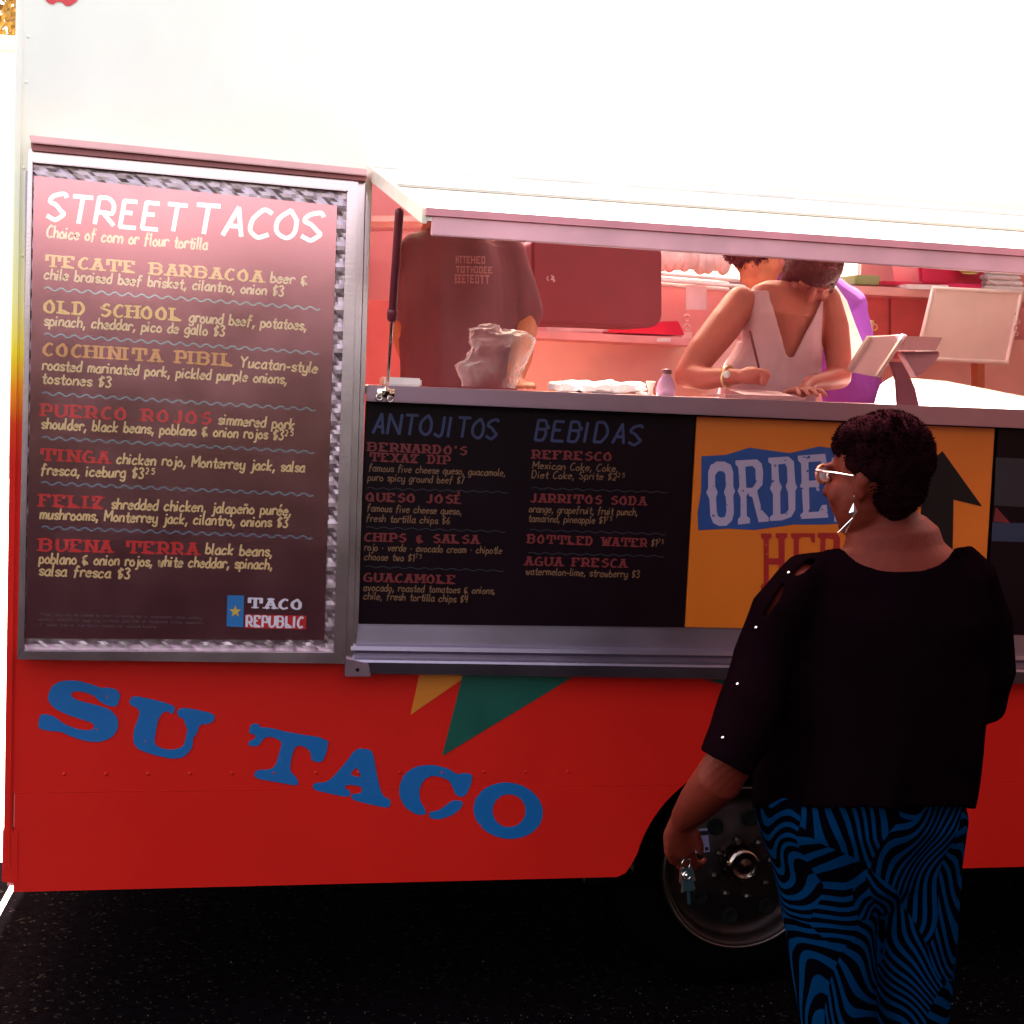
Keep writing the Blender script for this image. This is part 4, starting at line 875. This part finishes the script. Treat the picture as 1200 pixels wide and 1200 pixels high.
ribbon(mk, cr([(-4*k_, 2*k_), (-5*k_, -1*k_), (-3*k_, -3*k_)]), lambda a, b: 1.2*k_, (c0, V((1, 0, 0)), V((0, 0, 1)), V((0, -1, 0))), .0006)
ribbon(mk, cr([(0, 3*k_), (3*k_, 1*k_), (0, -1*k_), (4*k_, -2*k_), (3*k_, -4*k_)]), lambda a, b: 1.8*k_, (c0, V((1, 0, 0)), V((0, 0, 1)), V((0, -1, 0))), .0007)
link('printed_mark', mk, M_WHITEP, case2)
link('case_post', pq(606, 268, 622, 372, 1.5, .05), M_WALLIN2, truck, bevel=.004)
link('wall_rail', pq(600, 262, 640, 300, 2.1, .03), M_WALLIN2, truck)
link('side_cabinet', pq(405, 352, 478, 470, 1.7, .3), M_CORAL2, truck, bevel=.006)
link('side_cabinet', pq(405, 252, 506, 266, 1.9, .2), M_WALLIN2, truck, bevel=.02)
wr = MB()
for y0 in (321, 328): a_, b_ = at(772, y0, 1.98), at(872, y0+8, 1.98); wr.tube([a_, b_], .008, 8); wr.tube([a_+V((0, .2, 0)), b_+V((0, .2, 0))], .008, 8)
solo('wire_rack', wr, M_WHITE, 'white wire rack under the bright back window', 'rack', smooth=True, kind='stuff')
ts = MB()
random.seed(3)
for i in range(9):
    x = 776+i*9; ts.ell(at(x, 305+random.uniform(-3, 3), 2.08), (.035, 0, 0), (0, .04, 0), (0, 0, random.uniform(.04, .065)), 12, 8)
solo('bagged_rolls', ts, mat('pale wrapped rolls', (.85, .62, .58), .5, bump=.5, bscale=25), 'pale bagged rolls piled on the wire rack beside the dark case', 'rolls', smooth=True, kind='stuff')
solo('paper_note', pq(804, 334, 828, 363, 2.12, .004), mat('pink white note paper', (.82, .62, .66), .8), 'pale paper note taped below the wire rack', 'note')
dial = thing('wall_dials', 'stack of three small round dials on the wall below the paper note', 'dials', at(805, 397, 2.15))
for y in (373, 384): link('dial', MB().torus(at(805, y, 2.12), (0, -1, 0), .013, .005, 20, 6), M_ROSE, dial, smooth=True)
link('dial_plate', pq(800, 389, 811, 396, 2.12, .02), M_WALLIN2, dial)
# right-hand shelf, cabinets, stainless door
sh2 = MB(); a_ = at(990, 334, 1.75); b_ = at(1260, 347, 1.75); sh2.add([a_, b_, b_+V((0, .40, 0)), a_+V((0, .40, 0)), a_+V((0, 0, -.035)), b_+V((0, 0, -.035)), b_+V((0, .40, -.035)), a_+V((0, .40, -.035))], [(0,1,2,3),(4,7,6,5),(0,4,5,1),(3,2,6,7),(0,3,7,4),(1,5,6,2)])
solo('upper_shelf', sh2, M_ROSE, 'shelf loaded with bins and folded towels at the upper right of the window', 'shelf', bevel=.003)
solo('storage_bin', poly([(1076, 303), (1079, 333), (1152, 337), (1158, 307)], 1.85, .25), M_CRIM, 'crimson storage bin standing on the loaded upper shelf', 'bin', bevel=.01)
solo('green_box', poly([(1002, 322), (1002, 333), (1031, 334), (1031, 323)], 1.85, .2), mat('dull green carton', (.30, .36, .14), .6), 'small dull green carton at the left end of the upper shelf', 'carton', bevel=.003)
solo('red_dish', poly([(1036, 329), (1037, 333.5), (1075, 335), (1076, 331)], 1.80, .15), M_CRIM, 'flat red dish between the green carton and the crimson bin', 'dish', bevel=.004)
bc = at(1137, 312, 1.78); bw_ = MB().lathe(bc, (0, 0, 1), [(-.03, .03), (-.01, .055), (.006, .064), (.010, .064), (.004, .058), (-.02, .035)], 32); solo('mixing_bowl', bw_, mat('yellow green bowl', (.62, .60, .16), .4), 'yellow green bowl on top of the crimson bin', 'bowl', smooth=True)
for i in range(5):
    y = 340-i*6.4; x0 = 1154+[0, 3, 1, 6, 9][i]; x1 = 1202-[0, 2, 5, 4, 9][i]
    t_ = solo('folded_towel', MB().prism([at(x0, y-6, 1.80), at(x0, y, 1.80), at(x1, y+2, 1.80), at(x1, y-4, 1.80)], (0, .2, 0)), mat('white terry cloth', (.88, .84, .84), .9, bump=.5, bscale=90),
      ('lowest', 'second from bottom', 'middle', 'second from top', 'topmost')[i]+' folded white towel in the stack beside the crimson bin', 'towel', 'folded towels on the upper shelf', bevel=.006)
solo('white_carton', poly([(1062, 333), (1064, 339), (1112, 340), (1112, 334)], 1.74, .1), M_PAPER, 'flat white carton lying at the front of the upper shelf', 'carton', bevel=.002)
solo('pink_tub', poly([(1115, 332), (1117, 340), (1150, 341), (1152, 333)], 1.73, .1), mat('hot pink tub', (.75, .03, .16), .4), 'hot pink tub beside the white carton on the upper shelf', 'tub', bevel=.004)
cab = thing('wall_cabinet', 'wall cabinet in glare tinted coral with two doors beneath the upper shelf', 'cabinet', at(1045, 420, 1.9))
link('carcass', pq(1000, 345, 1096, 420, 1.93, .2), M_CORAL2, cab)
for x0, x1 in ((1004, 1042), (1044, 1090)): link('door', pq(x0, 347, x1, 416, 1.912, .016), mat('glare tinted cabinet door', (.70, .16, .16), .45), cab, bevel=.003)  # door colour holds glare pink like the carcass
dr = thing('steel_door', 'tilted shiny steel lid panel, colour lightened for its glow, at right of the tablet', 'steel lid', at(1130, 424, 1.5))
DQ = [(1094, 338), (1074, 420), (1180, 425), (1197, 343)]
link('panel', MB().prism([at(*p, 1.5) for p in DQ], (0, .02, 0)), mat('glow lightened brushed steel', (.92, .76, .74), .42, .55, var=.12, scale=3), dr)  # colour lightened to stand in for the glow on the steel
for i in range(4):
    j = (i+1) % 4; a_, b_ = at(*DQ[i], 1.495), at(*DQ[j], 1.495); link('edge_strip', MB().tube([a_, b_], .009, 8), mat('pale steel edge', (.88, .78, .74), .3, .4), dr, smooth=True)
kn = MB(); 
for x, y in ((1193, 377), (1190, 384), (1191, 391)): kn.torus(at(x, y, 1.45), (0, -1, 0), .008, .003, 14, 6)
link('hinge_rings', kn, M_STEEL, dr, smooth=True, kind='stuff')
link('post', pq(1145, 424, 1154, 470, 1.9, .05), mat('orange brown post', (.5, .16, .08), .5), truck)
mg = at(1018, 391, 1.6); solo('gold_mug', MB().lathe(mg, (0, 0, 1), [(0, .001), (0, .016), (.05, .018), (.052, .015)], 20).torus(mg+V((.022, 0, .026)), (0, 1, 0), .012, .003, 14, 6), mat('pale gold', (.85, .70, .35), .3, .5), 'small pale gold mug behind the tablet stand', 'mug', smooth=True)
ld = MB(); F0 = [at(1024, 476, .36), at(1230, 488, .36)]; B0 = [at(1230, 470, .95), at(1109, 446.5, .95), at(1046, 441, .95), at(1031, 451, .80)]
ld.prism([F0[0], F0[1]]+B0, (0, 0, -.02)); solo('prep_table_lid', ld, mat('white cutting board', (.90, .86, .80), .5), 'sunlit white prep board behind the tablet stand', 'prep board')

# things on the counter
def cz(px): p = at(px, 460, .15); return topz(px, .15)
def on(px, Y): # point on the counter top under photo column px at depth Y
    p = at(px, 460, Y); t = (p.x-at(431, 451, -.08).x)/(at(1225, 481, -.08).x-at(431, 451, -.08).x)
    return V((p.x, Y, at(431, 451, -.08).z-.002+(at(1225, 481, -.08).z-at(431, 451, -.08).z)*t))
npk = MB(); random.seed(5)
for i in range(7):
    a_ = on(657+i*11, .16+random.uniform(-.03, .05)); h = random.uniform(.012, .028); th = random.uniform(-.4, .4)
    npk.obox(a_+V((.02, 0, h*.5+.006)), V((.045*math.cos(th), .045*math.sin(th), .004)), V((-.05*math.sin(th), .05*math.cos(th), 0)), V((0, 0, h*.5)))
me = fuse(npk, .005, 3); bm = bmesh.new(); bm.from_mesh(me)
for v in bm.verts: v.co += v.normal*noise.noise(v.co*30)*.008
bm.to_mesh(me); bm.free(); o = link('napkin_pile', me, M_PAPER); o['label'] = 'crumpled white napkins on the counter beside the man in the dark shirt'; o['category'] = 'napkins'
c0 = on(460, .10); solo('paper_boat', MB().obox(c0+V((.02, 0, .012)), V((.05, 0, 0)), V((0, .06, 0)), V((0, 0, .012))), M_PAPER, 'white paper tray at the left end of the counter by the gas strut', 'paper tray', bevel=.005)
c0 = on(762, .10); solo('small_cup', MB().lathe(c0, (0, 0, 1), [(0, .001), (0, .011), (.008, .006), (.02, .007), (.038, .014), (.040, .013), (.03, .006)], 20), mat('ivory cup', (.85, .75, .65), .5), 'small ivory cup between the napkins and the squeeze bottle', 'cup', smooth=True)
pn = MB(); pn.tube([on(745, .1)+V((0, 0, .016)), on(757, .1)+V((0, 0, .018))], .003, 8); pn.tube([on(746, .1)+V((0, 0, .006)), on(757, .12)+V((0, 0, .006))], .003, 8); solo('drinking_straws', pn, M_WHITE, 'two short straws lying next to the ivory cup', 'straws', smooth=True, kind='stuff')
c0 = on(780, .12); bt = thing('squeeze_bottle', 'squat violet bottle with dark cap on the counter by the server elbow', 'bottle', c0)
link('body', MB().lathe(c0, (0, 0, 1), [(0, .001), (0, .026), (.02, .028), (.045, .020), (.058, .012), (.062, .012)], 28), mat('violet clear plastic', (.42, .22, .36), .25), bt, smooth=True)
link('cap', MB().lathe(c0+V((0, 0, .0625)), (0, 0, 1), [(0, .001), (0, .015), (.013, .014), (.014, .001)], 24), mat('dark wine cap', (.12, .02, .03), .5), bt, smooth=True)
# clear plastic bag
bg_ = MB(); c0 = on(572, .16); seg = 84; R0 = [(0, .075, .05), (.03, .080, .055), (.07, .080, .055), (.105, .086, .05), (.135, .080, .042), (.155, .058, .030), (.170, .028, .016), (.176, .01, .008)]; rows = []
for i in range(7):
    for k in range(5): t = k/5; a, b = R0[i], R0[i+1]; rows.append(tuple(a[q]*(1-t)+b[q]*t for q in range(3)))
for i, (h, rx, ry) in enumerate(rows):
    for j in range(seg):
        th = 2*math.pi*j/seg; p = V((rx*math.cos(th)+.02*math.sin(h*14), ry*math.sin(th), h)); q = p+V((noise.noise(p*9), noise.noise(p*9+V((5, 5, 5))), 0))*.05
        n_ = noise.noise(q*13+V((3, 1, 0)))*.030+(1-abs(noise.noise(q*34))*2)**3*.009+(1-abs(noise.noise(q*70))*2)**3*.004
        bg_.v.append(c0+p+V((math.cos(th), math.sin(th), .35))*n_*min(1, h*20+.1)+V((0, 0, .006)))
for i in range(len(rows)-1):
    for j in range(seg): k = i*seg; bg_.f.append((k+j, k+(j+1) % seg, k+seg+(j+1) % seg, k+seg+j))
bg_.f.append(tuple(range((len(rows)-1)*seg, len(rows)*seg)))
solo('plastic_bag', bg_, M_FILM, 'crumpled clear plastic bag standing on the counter before the man', 'plastic bag', smooth=True)
# clipboard, order slip, pen
cb = MB(); q0, q1 = on(850, .02), on(945, .02); cb.add([q0+V((0, 0, .004)), q1+V((0, 0, .004)), q1+V((0, .2, .004)), q0+V((0, .2, .004)), q0+V((0, 0, .012)), q1+V((0, 0, .012)), q1+V((0, .2, .012)), q0+V((0, .2, .012))], [(0,3,2,1),(4,5,6,7),(0,1,5,4),(1,2,6,5),(2,3,7,6),(3,0,4,7)])
solo('clipboard', cb, mat('rose brown clipboard', (.42, .20, .22), .5), 'clipboard lying on the counter under the server hands', 'clipboard')
cb = MB(); q0, q1 = on(872, .06)+V((0, 0, .0135)), on(932, .06)+V((0, 0, .0135)); cb.add([q0, q1, q1+V((.0, .13, .012)), q0+V((0, .13, .012)), q0+V((0, 0, .001)), q1+V((0, 0, .001)), q1+V((0, .13, .013)), q0+V((0, .13, .013))], [(0,3,2,1),(4,5,6,7),(0,1,5,4),(1,2,6,5),(2,3,7,6),(3,0,4,7)])
solo('order_slip', cb, mat('pink order paper', (.85, .62, .68), .7), 'pale order slip being written on by the server', 'paper slip')

# tablet stand
tb = thing('tablet_stand', 'tablet and card reader on a curved stand at the right of the counter', 'tablet stand', on(1064, .12))
M_TAB = mat('mauve grey plastic', (.42, .18, .24), .4); M_TABD = mat('dark mauve plastic', (.22, .055, .09), .45)
def tilt(pts, Yt, Yb, y0, y1): return [at(x, y, Yb+(Yt-Yb)*(y1-y)/(y1-y0)) for x, y in pts]
link('tablet', MB().prism(tilt([(1020, 395), (996, 436), (1030, 443), (1061, 393)], .22, .06, 393, 443), (0, .012, .004)), M_TAB, tb, bevel=.002)
link('tablet_edge', MB().prism(tilt([(1018, 395), (994, 434), (997, 436), (1023, 395)], .215, .055, 393, 443), (0, .014, .004)), M_TABD, tb)
link('tablet_edge', MB().prism(tilt([(1059, 392.5), (1027, 441), (1031, 443.5), (1063, 393)], .213, .053, 393, 443), (0, .014, .004)), M_TABD, tb)
link('printer_top', MB().prism(tilt([(1062, 393.5), (1056, 411), (1097, 411), (1105, 395.5)], .20, .12, 393, 443), (0, .05, 0)), M_TAB, tb, bevel=.002)
link('card_reader', MB().prism([at(x, y, .09) for x, y in [(1058, 415), (1068, 430), (1074, 442), (1093, 428), (1101, 417), (1101, 412)]], (0, .04, 0)), M_TAB, tb, bevel=.002)
link('reader_slot', MB().prism([at(x, y, .085) for x, y in [(1060, 412.5), (1060, 415.5), (1099, 414.5), (1099, 411.5)]], (0, .02, 0)), M_TABD, tb)
link('stand_arm', MB().prism([at(x, y, .10) for x, y in [(1043, 424), (1050, 446), (1052, 476), (1078, 478), (1073, 455), (1065, 438), (1057, 424)]], (0, .012, 0)), M_TABD, tb, bevel=.002)

# ---------------------------------------------------------------- people inside
def inpart(Yc): return lambda px, py, dy=0.0: at(px, py, Yc+dy)
# man in dark t-shirt, back view
P2 = lambda px, py, dy=0.0: at(px-8, py, .62+dy); man = thing('person', 'man in dark printed t-shirt seen from behind inside the service window', 'person', (at(545, 400, .62).x, .62, .76), 'people at the food truck')
b2 = MB(); Q2, A2 = head(b2, P2(543, 216, .05), (.1, .9, -.4), (0, .3, 1))
b2.tube([P2(544, 235, .03), P2(545, 272, 0)], [.06, .075], 16); b2.tube([P2(545, 275), P2(545, 300), P2(546, 380), P2(548, 470), P2(548, 520)], [(.12, .08), (.155, .10), (.15, .12), (.16, .13), (.15, .12)], 24, (0, 1, 0))
b2.tube([P2(488, 300), P2(486, 345, -.0), P2(481, 385, .02), P2(488, 412, .12), P2(510, 428, .25)], [.045, .048, .046, .040, .028], 14)
b2.ell(P2(516, 430, .28), (.03, 0, 0), (0, .045, 0), (0, 0, .018))
b2.tube([P2(606, 300), P2(620, 345), P2(622, 385, -.02), P2(618, 420, -.10), P2(611, 446, -.19)], [.045, .047, .043, .036, .026], 14)
hc_ = on(608, .40); b2.ell(hc_+V((.0, 0, .018)), (.035, 0, 0), (0, .045, 0), (0, 0, .014))
for i in range(4): b2.tube([hc_+V((-.024+.016*i, -.03, .02)), hc_+V((-.03+.02*i, -.06, .018)), hc_+V((-.032+.021*i, -.085, .009))], [.009, .0085, .007], 8)
for x in (520, 572):
    q = P2(x, 470); b2.tube([V((q.x, .62, 1.75)), V((q.x, .62, 1.2)), V((q.x, .62, .86))], [.085, .065, .045], 14); b2.ell(V((q.x, .58, .82)), (.045, 0, 0), (0, .12, 0), (0, 0, .045))
link('body', fuse(b2, .007, 4, man), M_SKIN3, man)
s2 = MB(); s2.tube([P2(545, 268), P2(545, 288), P2(545, 320), P2(546, 385), P2(548, 460), P2(548, 500)], [(.095, .07), (.165, .11), (.178, .135), (.176, .15), (.178, .155), (.175, .155)], 28, (0, 1, 0))
s2.tube([P2(515, 290), P2(495, 300), P2(490, 325, -.0), P2(486, 358, 0)], [.06, .062, .062, .060], 18); s2.tube([P2(585, 290), P2(608, 302), P2(616, 330, -.0), P2(622, 366, 0)], [.06, .062, .060, .058], 18)
me = fuse(s2, .007, 4, None, lambda p: False); bm = bmesh.new(); bm.from_mesh(me); off = wloc(man)
for v in bm.verts: p = v.co; p += v.normal*(noise.noise(V((p.x*9, p.y*9, p.z*3)))*.020+math.sin(p.x*60+noise.noise(p*4)*4)*.006); v.co = p-off
bm.to_mesh(me); bm.free(); M_TEE = mat('glare tinted dark cotton', (.20, .065, .09), .85, var=.15, scale=6); tee = link('t_shirt', me, M_TEE, man)  # dark shirt colour lifted to rose for the glare over it
# worn block print on the back (broken bars, no legible words)
pr = MB(); pr.flat = True; random.seed(2); off = wloc(man)
def onshirt(px, py):
    d_ = ray(px, py).normalized(); ok, loc, nr, _ = tee.ray_cast(CAM-off, d_)
    return (loc+off+nr*.003) if ok else P2(px, py, -.15)
for (y0, y1, x0, x1) in ((300, 309, 534, 570), (312, 320, 534, 577), (321.5, 332, 533, 572)):
    x = x0
    while x < x1-3:
        w_ = random.choice((3.4, 4.2, 5.0)); sk = .02*(x-x0)
        for (u0, v0, u1, v1) in random.choice((((0, 0, .3, 1), (.7, 0, 1, 1), (.3, .4, .7, .6)), ((0, 0, .3, 1), (.3, 0, 1, .22), (.3, .78, 1, 1), (.3, .4, .8, .58)), ((0, 0, 1, .22), (.36, .22, .66, 1)), ((0, 0, .3, 1), (.7, 0, 1, 1), (.3, 0, .7, .22), (.3, .78, .7, 1)))):
            pr.add([onshirt(x+u0*w_, y0+sk+v1*(y1-y0)), onshirt(x+u1*w_, y0+sk+v1*(y1-y0)), onshirt(x+u1*w_, y0+sk+v0*(y1-y0)), onshirt(x+u0*w_, y0+sk+v0*(y1-y0))], [(0, 1, 2, 3)])
        x += w_+.9
link('back_print', pr, mat('worn pale shirt print', (.42, .18, .21), .8), tee, kind='stuff')
hair_cap(P2(543, 216, .05), Q2, A2, [((-.02, 0, .03), (.095, .082, .095))], lambda p: True, 600, .004, man, M_HAIR2, .012)
# server writing at the counter
P3 = inpart(.40); srv = thing('person', 'woman in pale sleeveless vest writing on the counter inside the service window', 'person', (at(930, 400, .40).x, .55, .76), 'people at the food truck')
b3 = MB(); Q3, A3 = head(b3, P3(953, 316, .02), (-.20, -.50, -.84), (-.05, -.80, .55), .95)
b3.tube([P3(945, 350, .08), P3(935, 372, .08)], [.052, .060], 16)
b3.tube([P3(922, 356, .06), P3(920, 372, .05), P3(918, 400, .05), P3(905, 440, .07), P3(896, 480, .1), P3(896, 520, .12)], [(.13, .07), (.125, .09), (.115, .10), (.135, .11), (.14, .11), (.13, .11)], 24, (0, 1, 0))
b3.tube([P3(868, 354, .05), P3(848, 382, .01), P3(824, 412, -.02), P3(806, 438, -.03)], [.050, .054, .050, .040], 18)
b3.tube([P3(806, 440, -.03), P3(828, 444, -.10), P3(850, 442, -.16), P3(868, 441, -.20)], [.040, .035, .028, .022], 16)
hb_ = P3(880, 440, -.22); b3.ell(hb_, (.038, 0, .004), (0, .030, 0), (-.003, 0, .026))
for i in range(4): b3.tube([hb_+V((.018, -.012+.004*i, .016-.011*i)), hb_+V((.042-.004*i, -.026, .010-.010*i)), hb_+V((.036-.003*i, -.040, -.002-.007*i)), hb_+V((.020, -.040, -.006-.005*i))], [.0092, .0088, .008, .007], 8)
b3.tube([hb_+V((.0, -.024, .012)), hb_+V((.022, -.042, .010)), hb_+V((.036, -.046, .002))], [.011, .0095, .0075], 8)
b3.tube([P3(968, 352, .06), P3(978, 385, .03), P3(982, 415, .0), P3(984, 440, -.03)], [.046, .045, .041, .036], 16)
b3.tube([P3(984, 442, -.03), P3(966, 447, -.12), P3(950, 449, -.19)], [.036, .029, .022], 14)
h2 = on(941, .165)+V((0, 0, .030)); b3.ell(h2, (.034, 0, .0), (0, .028, 0), (0, 0, .015)); b3.tube([P3(950, 449, -.19), h2], [.022, .02], 10)
for i in range(4): b3.tube([h2+V((-.028+.018*i, -.015, .0)), h2+V((-.038+.024*i, -.045, .004)), h2+V((-.042+.027*i, -.075, -.010))], [.0092, .0085, .007], 8)
b3.tube([h2+V((-.028, .0, -.0)), h2+V((-.055, -.015, -.004)), h2+V((-.070, -.025, -.010))], [.0105, .009, .0075], 8)
for dx in (-.09, .09):
    q = P3(905, 470); b3.tube([V((q.x+dx, .62, 1.62)), V((q.x+dx, .66, 1.2)), V((q.x+dx, .66, .86))], [.08, .06, .042], 14); b3.ell(V((q.x+dx, .60, .81)), (.04, 0, 0), (0, .11, 0), (0, 0, .04))
link('body', fuse(b3, .0045, 4, srv), M_SKIN2, srv)
v3 = MB(); v3.tube([P3(918, 350, .06), P3(919, 372, .05), P3(917, 402, .05), P3(904, 440, .07), P3(896, 480, .1), P3(896, 505, .12)], [(.125, .08), (.130, .105), (.128, .115), (.152, .125), (.158, .125), (.155, .125)], 28, (0, 1, 0))
def px_of(p):
    q = p-CAM; z_ = q.dot(fwd); return 600+FOC*q.dot(rt)/z_, 600-FOC*q.dot(up)/z_
def vcut(p):
    x, y = px_of(p)
    if y < 340: return True
    if p.y < .50 and y < 418 and x > 903+(y-345)*.27 and x < 962-(y-352)*.50: return True
    if y < 400 and x < 870: return True
    if y < 405 and x > 964: return True
    return False
me = fuse(v3, .005, 4, None, vcut); bm = bmesh.new(); bm.from_mesh(me); off = wloc(srv); soften(bm)
for v in bm.verts: v.co += v.normal*(noise.noise(v.co*14)*.006+.002); v.co -= off
bmesh.ops.solidify(bm, geom=bm.faces[:], thickness=.003)
for f in bm.faces: f.smooth = True
bm.to_mesh(me); bm.free(); link('vest', me, mat('lilac white vest cotton', (.58, .36, .44), .8, var=.08), srv)
hair_cap(P3(953, 316, .02), Q3, A3, [((-.012, 0, .035), (.104, .088, .092)), ((-.04, 0, -.03), (.07, .080, .07)), ((-.0, .06, -.04), (.05, .03, .07)), ((-.0, -.06, -.04), (.05, .03, .07))], lambda p: True, 1500, .004, srv, M_HAIR2, .010)
wt = MB(); wt.torus(P3(853, 441.5, -.165), (.55, -.8, 0), .030, .005, 28, 8); wo = link('watch_strap', wt, mat('gold tone watch band', (.80, .62, .38), .25, .8), srv, smooth=True)
link('watch_face', MB().lathe(P3(851, 439, -.195), (-.2, -1, .4), [(0, .001), (0, .011), (.006, .011), (.007, .001)], 20), M_WHITE, wo, smooth=True)
solo('pen', MB().tube([P3(889, 430, -.26), P3(879, 388, -.20)], .0038, 8), mat('dark red pen', (.14, .02, .03), .4), 'dark pen upright in the writing hand of the server in the vest', 'pen', smooth=True)
# third worker bending behind the server
P4 = inpart(1.0); wk = thing('person', 'worker in purple shirt bending behind the woman in the pale vest', 'person', (at(1000, 400, 1.0).x, 1.0, .76), 'people at the food truck')
b4 = MB(); Q4, A4 = head(b4, P4(892, 302, .0), (-.80, -.25, -.55), (-.45, -.1, .88))
b4.tube([P4(905, 315, .02), P4(925, 335, .03)], [.05, .058], 14); b4.tube([P4(930, 350), P4(965, 372), P4(988, 415), P4(996, 470), P4(996, 540)], [.09, .10, (.07, .11), (.07, .11), (.07, .11)], 20)
b4.tube([P4(940, 350, -.12), P4(925, 400, -.16), P4(900, 430, -.12)], [.05, .042, .03], 12); b4.ell(P4(893, 434, -.1), (.04, 0, 0), (0, .03, 0), (0, 0, .02))
for dx in (-.08, .1): q = P4(998, 540); b4.tube([V((q.x+dx, 1.0, 1.5)), V((q.x+dx, 1.0, 1.1)), V((q.x+dx, 1.0, .86))], [.08, .06, .045], 12); b4.ell(V((q.x+dx, .95, .81)), (.04, 0, 0), (0, .11, 0), (0, 0, .04))
link('body', fuse(b4, .008, 4, wk), M_SKIN3, wk)
s4 = MB(); s4.tube([P4(912, 338, .02), P4(945, 348), P4(975, 372, .0), P4(988, 410), P4(996, 440), P4(1001, 475), P4(1001, 500)], [(.075, .075), (.12, .12), (.125, .135), (.085, .14), (.085, .14), (.09, .14), (.09, .14)], 24)
s4.tube([P4(978, 352), P4(992, 360)], [.07, .075], 16)
me = fuse(s4, .008, 4, wk); M_PURP = mat('purple shirt cotton', (.26, .045, .40), .75, var=.15, scale=9, bump=.3, bscale=14); link('shirt', me, M_PURP, wk)
ap_ = MB(); ap_.prism([at(x, y, .84) for x, y in [(975, 336), (986, 356), (993, 395), (995, 434), (1002, 436), (1010, 420), (1012, 402), (1003, 380), (993, 352), (980, 334)]], (0, .02, 0)); link('apron', ap_, M_WHITE, wk, bevel=.004)
hair_cap(P4(892, 302, .0), Q4, A4, [((.0, 0, .045), (.098, .084, .078)), ((.06, 0, .065), (.055, .07, .045)), ((-.05, 0, .02), (.06, .078, .08))], lambda p: True, 2500, .010, wk, M_HAIR2, .012)

# ---------------------------------------------------------------- unseen wall and leaf row added to shade the right side and darken reflections
nb = thing('shade_wall', 'dark brick block added out of view at the right to shade the truck', 'wall', (6, -6, 0))
M_BRK = mat('dark shade wall brick', (.05, .02, .016), .85, bump=.4, bscale=20)
wl = MB(); wl.box((2.2, -9, 0), (9, -1.45, 3.4)); link('masonry', wl, M_BRK, nb)  # added out of view to block sky light on the right
link('coping', MB().box((2.16, -9.1, 3.4), (9.1, -1.41, 3.5)), M_BRK, nb)
hg_ = MB(); random.seed(9)
for i in range(9000):
    x = random.uniform(-16, 14); z = random.random()**.8*(3.3+.5*noise.noise(V((x*.5, 0, 0)))); y = -16+random.uniform(-.8, .8); p = V((x, y, z)); a_ = V((random.gauss(0, 1), random.gauss(0, 1), random.gauss(0, 1))).normalized()*.2; b_ = a_.orthogonal().normalized()*.13
    hg_.add([p-a_, p+b_, p+a_, p-b_], [(0, 1, 2, 3)])
solo('added_hedge', hg_, mat('dark hedge leaves', (.02, .03, .012), .7), 'long dark row of leaves added unseen behind the viewer to darken reflections', 'added_hedge', kind='stuff')  # added behind the camera to darken the menu board's lower reflection
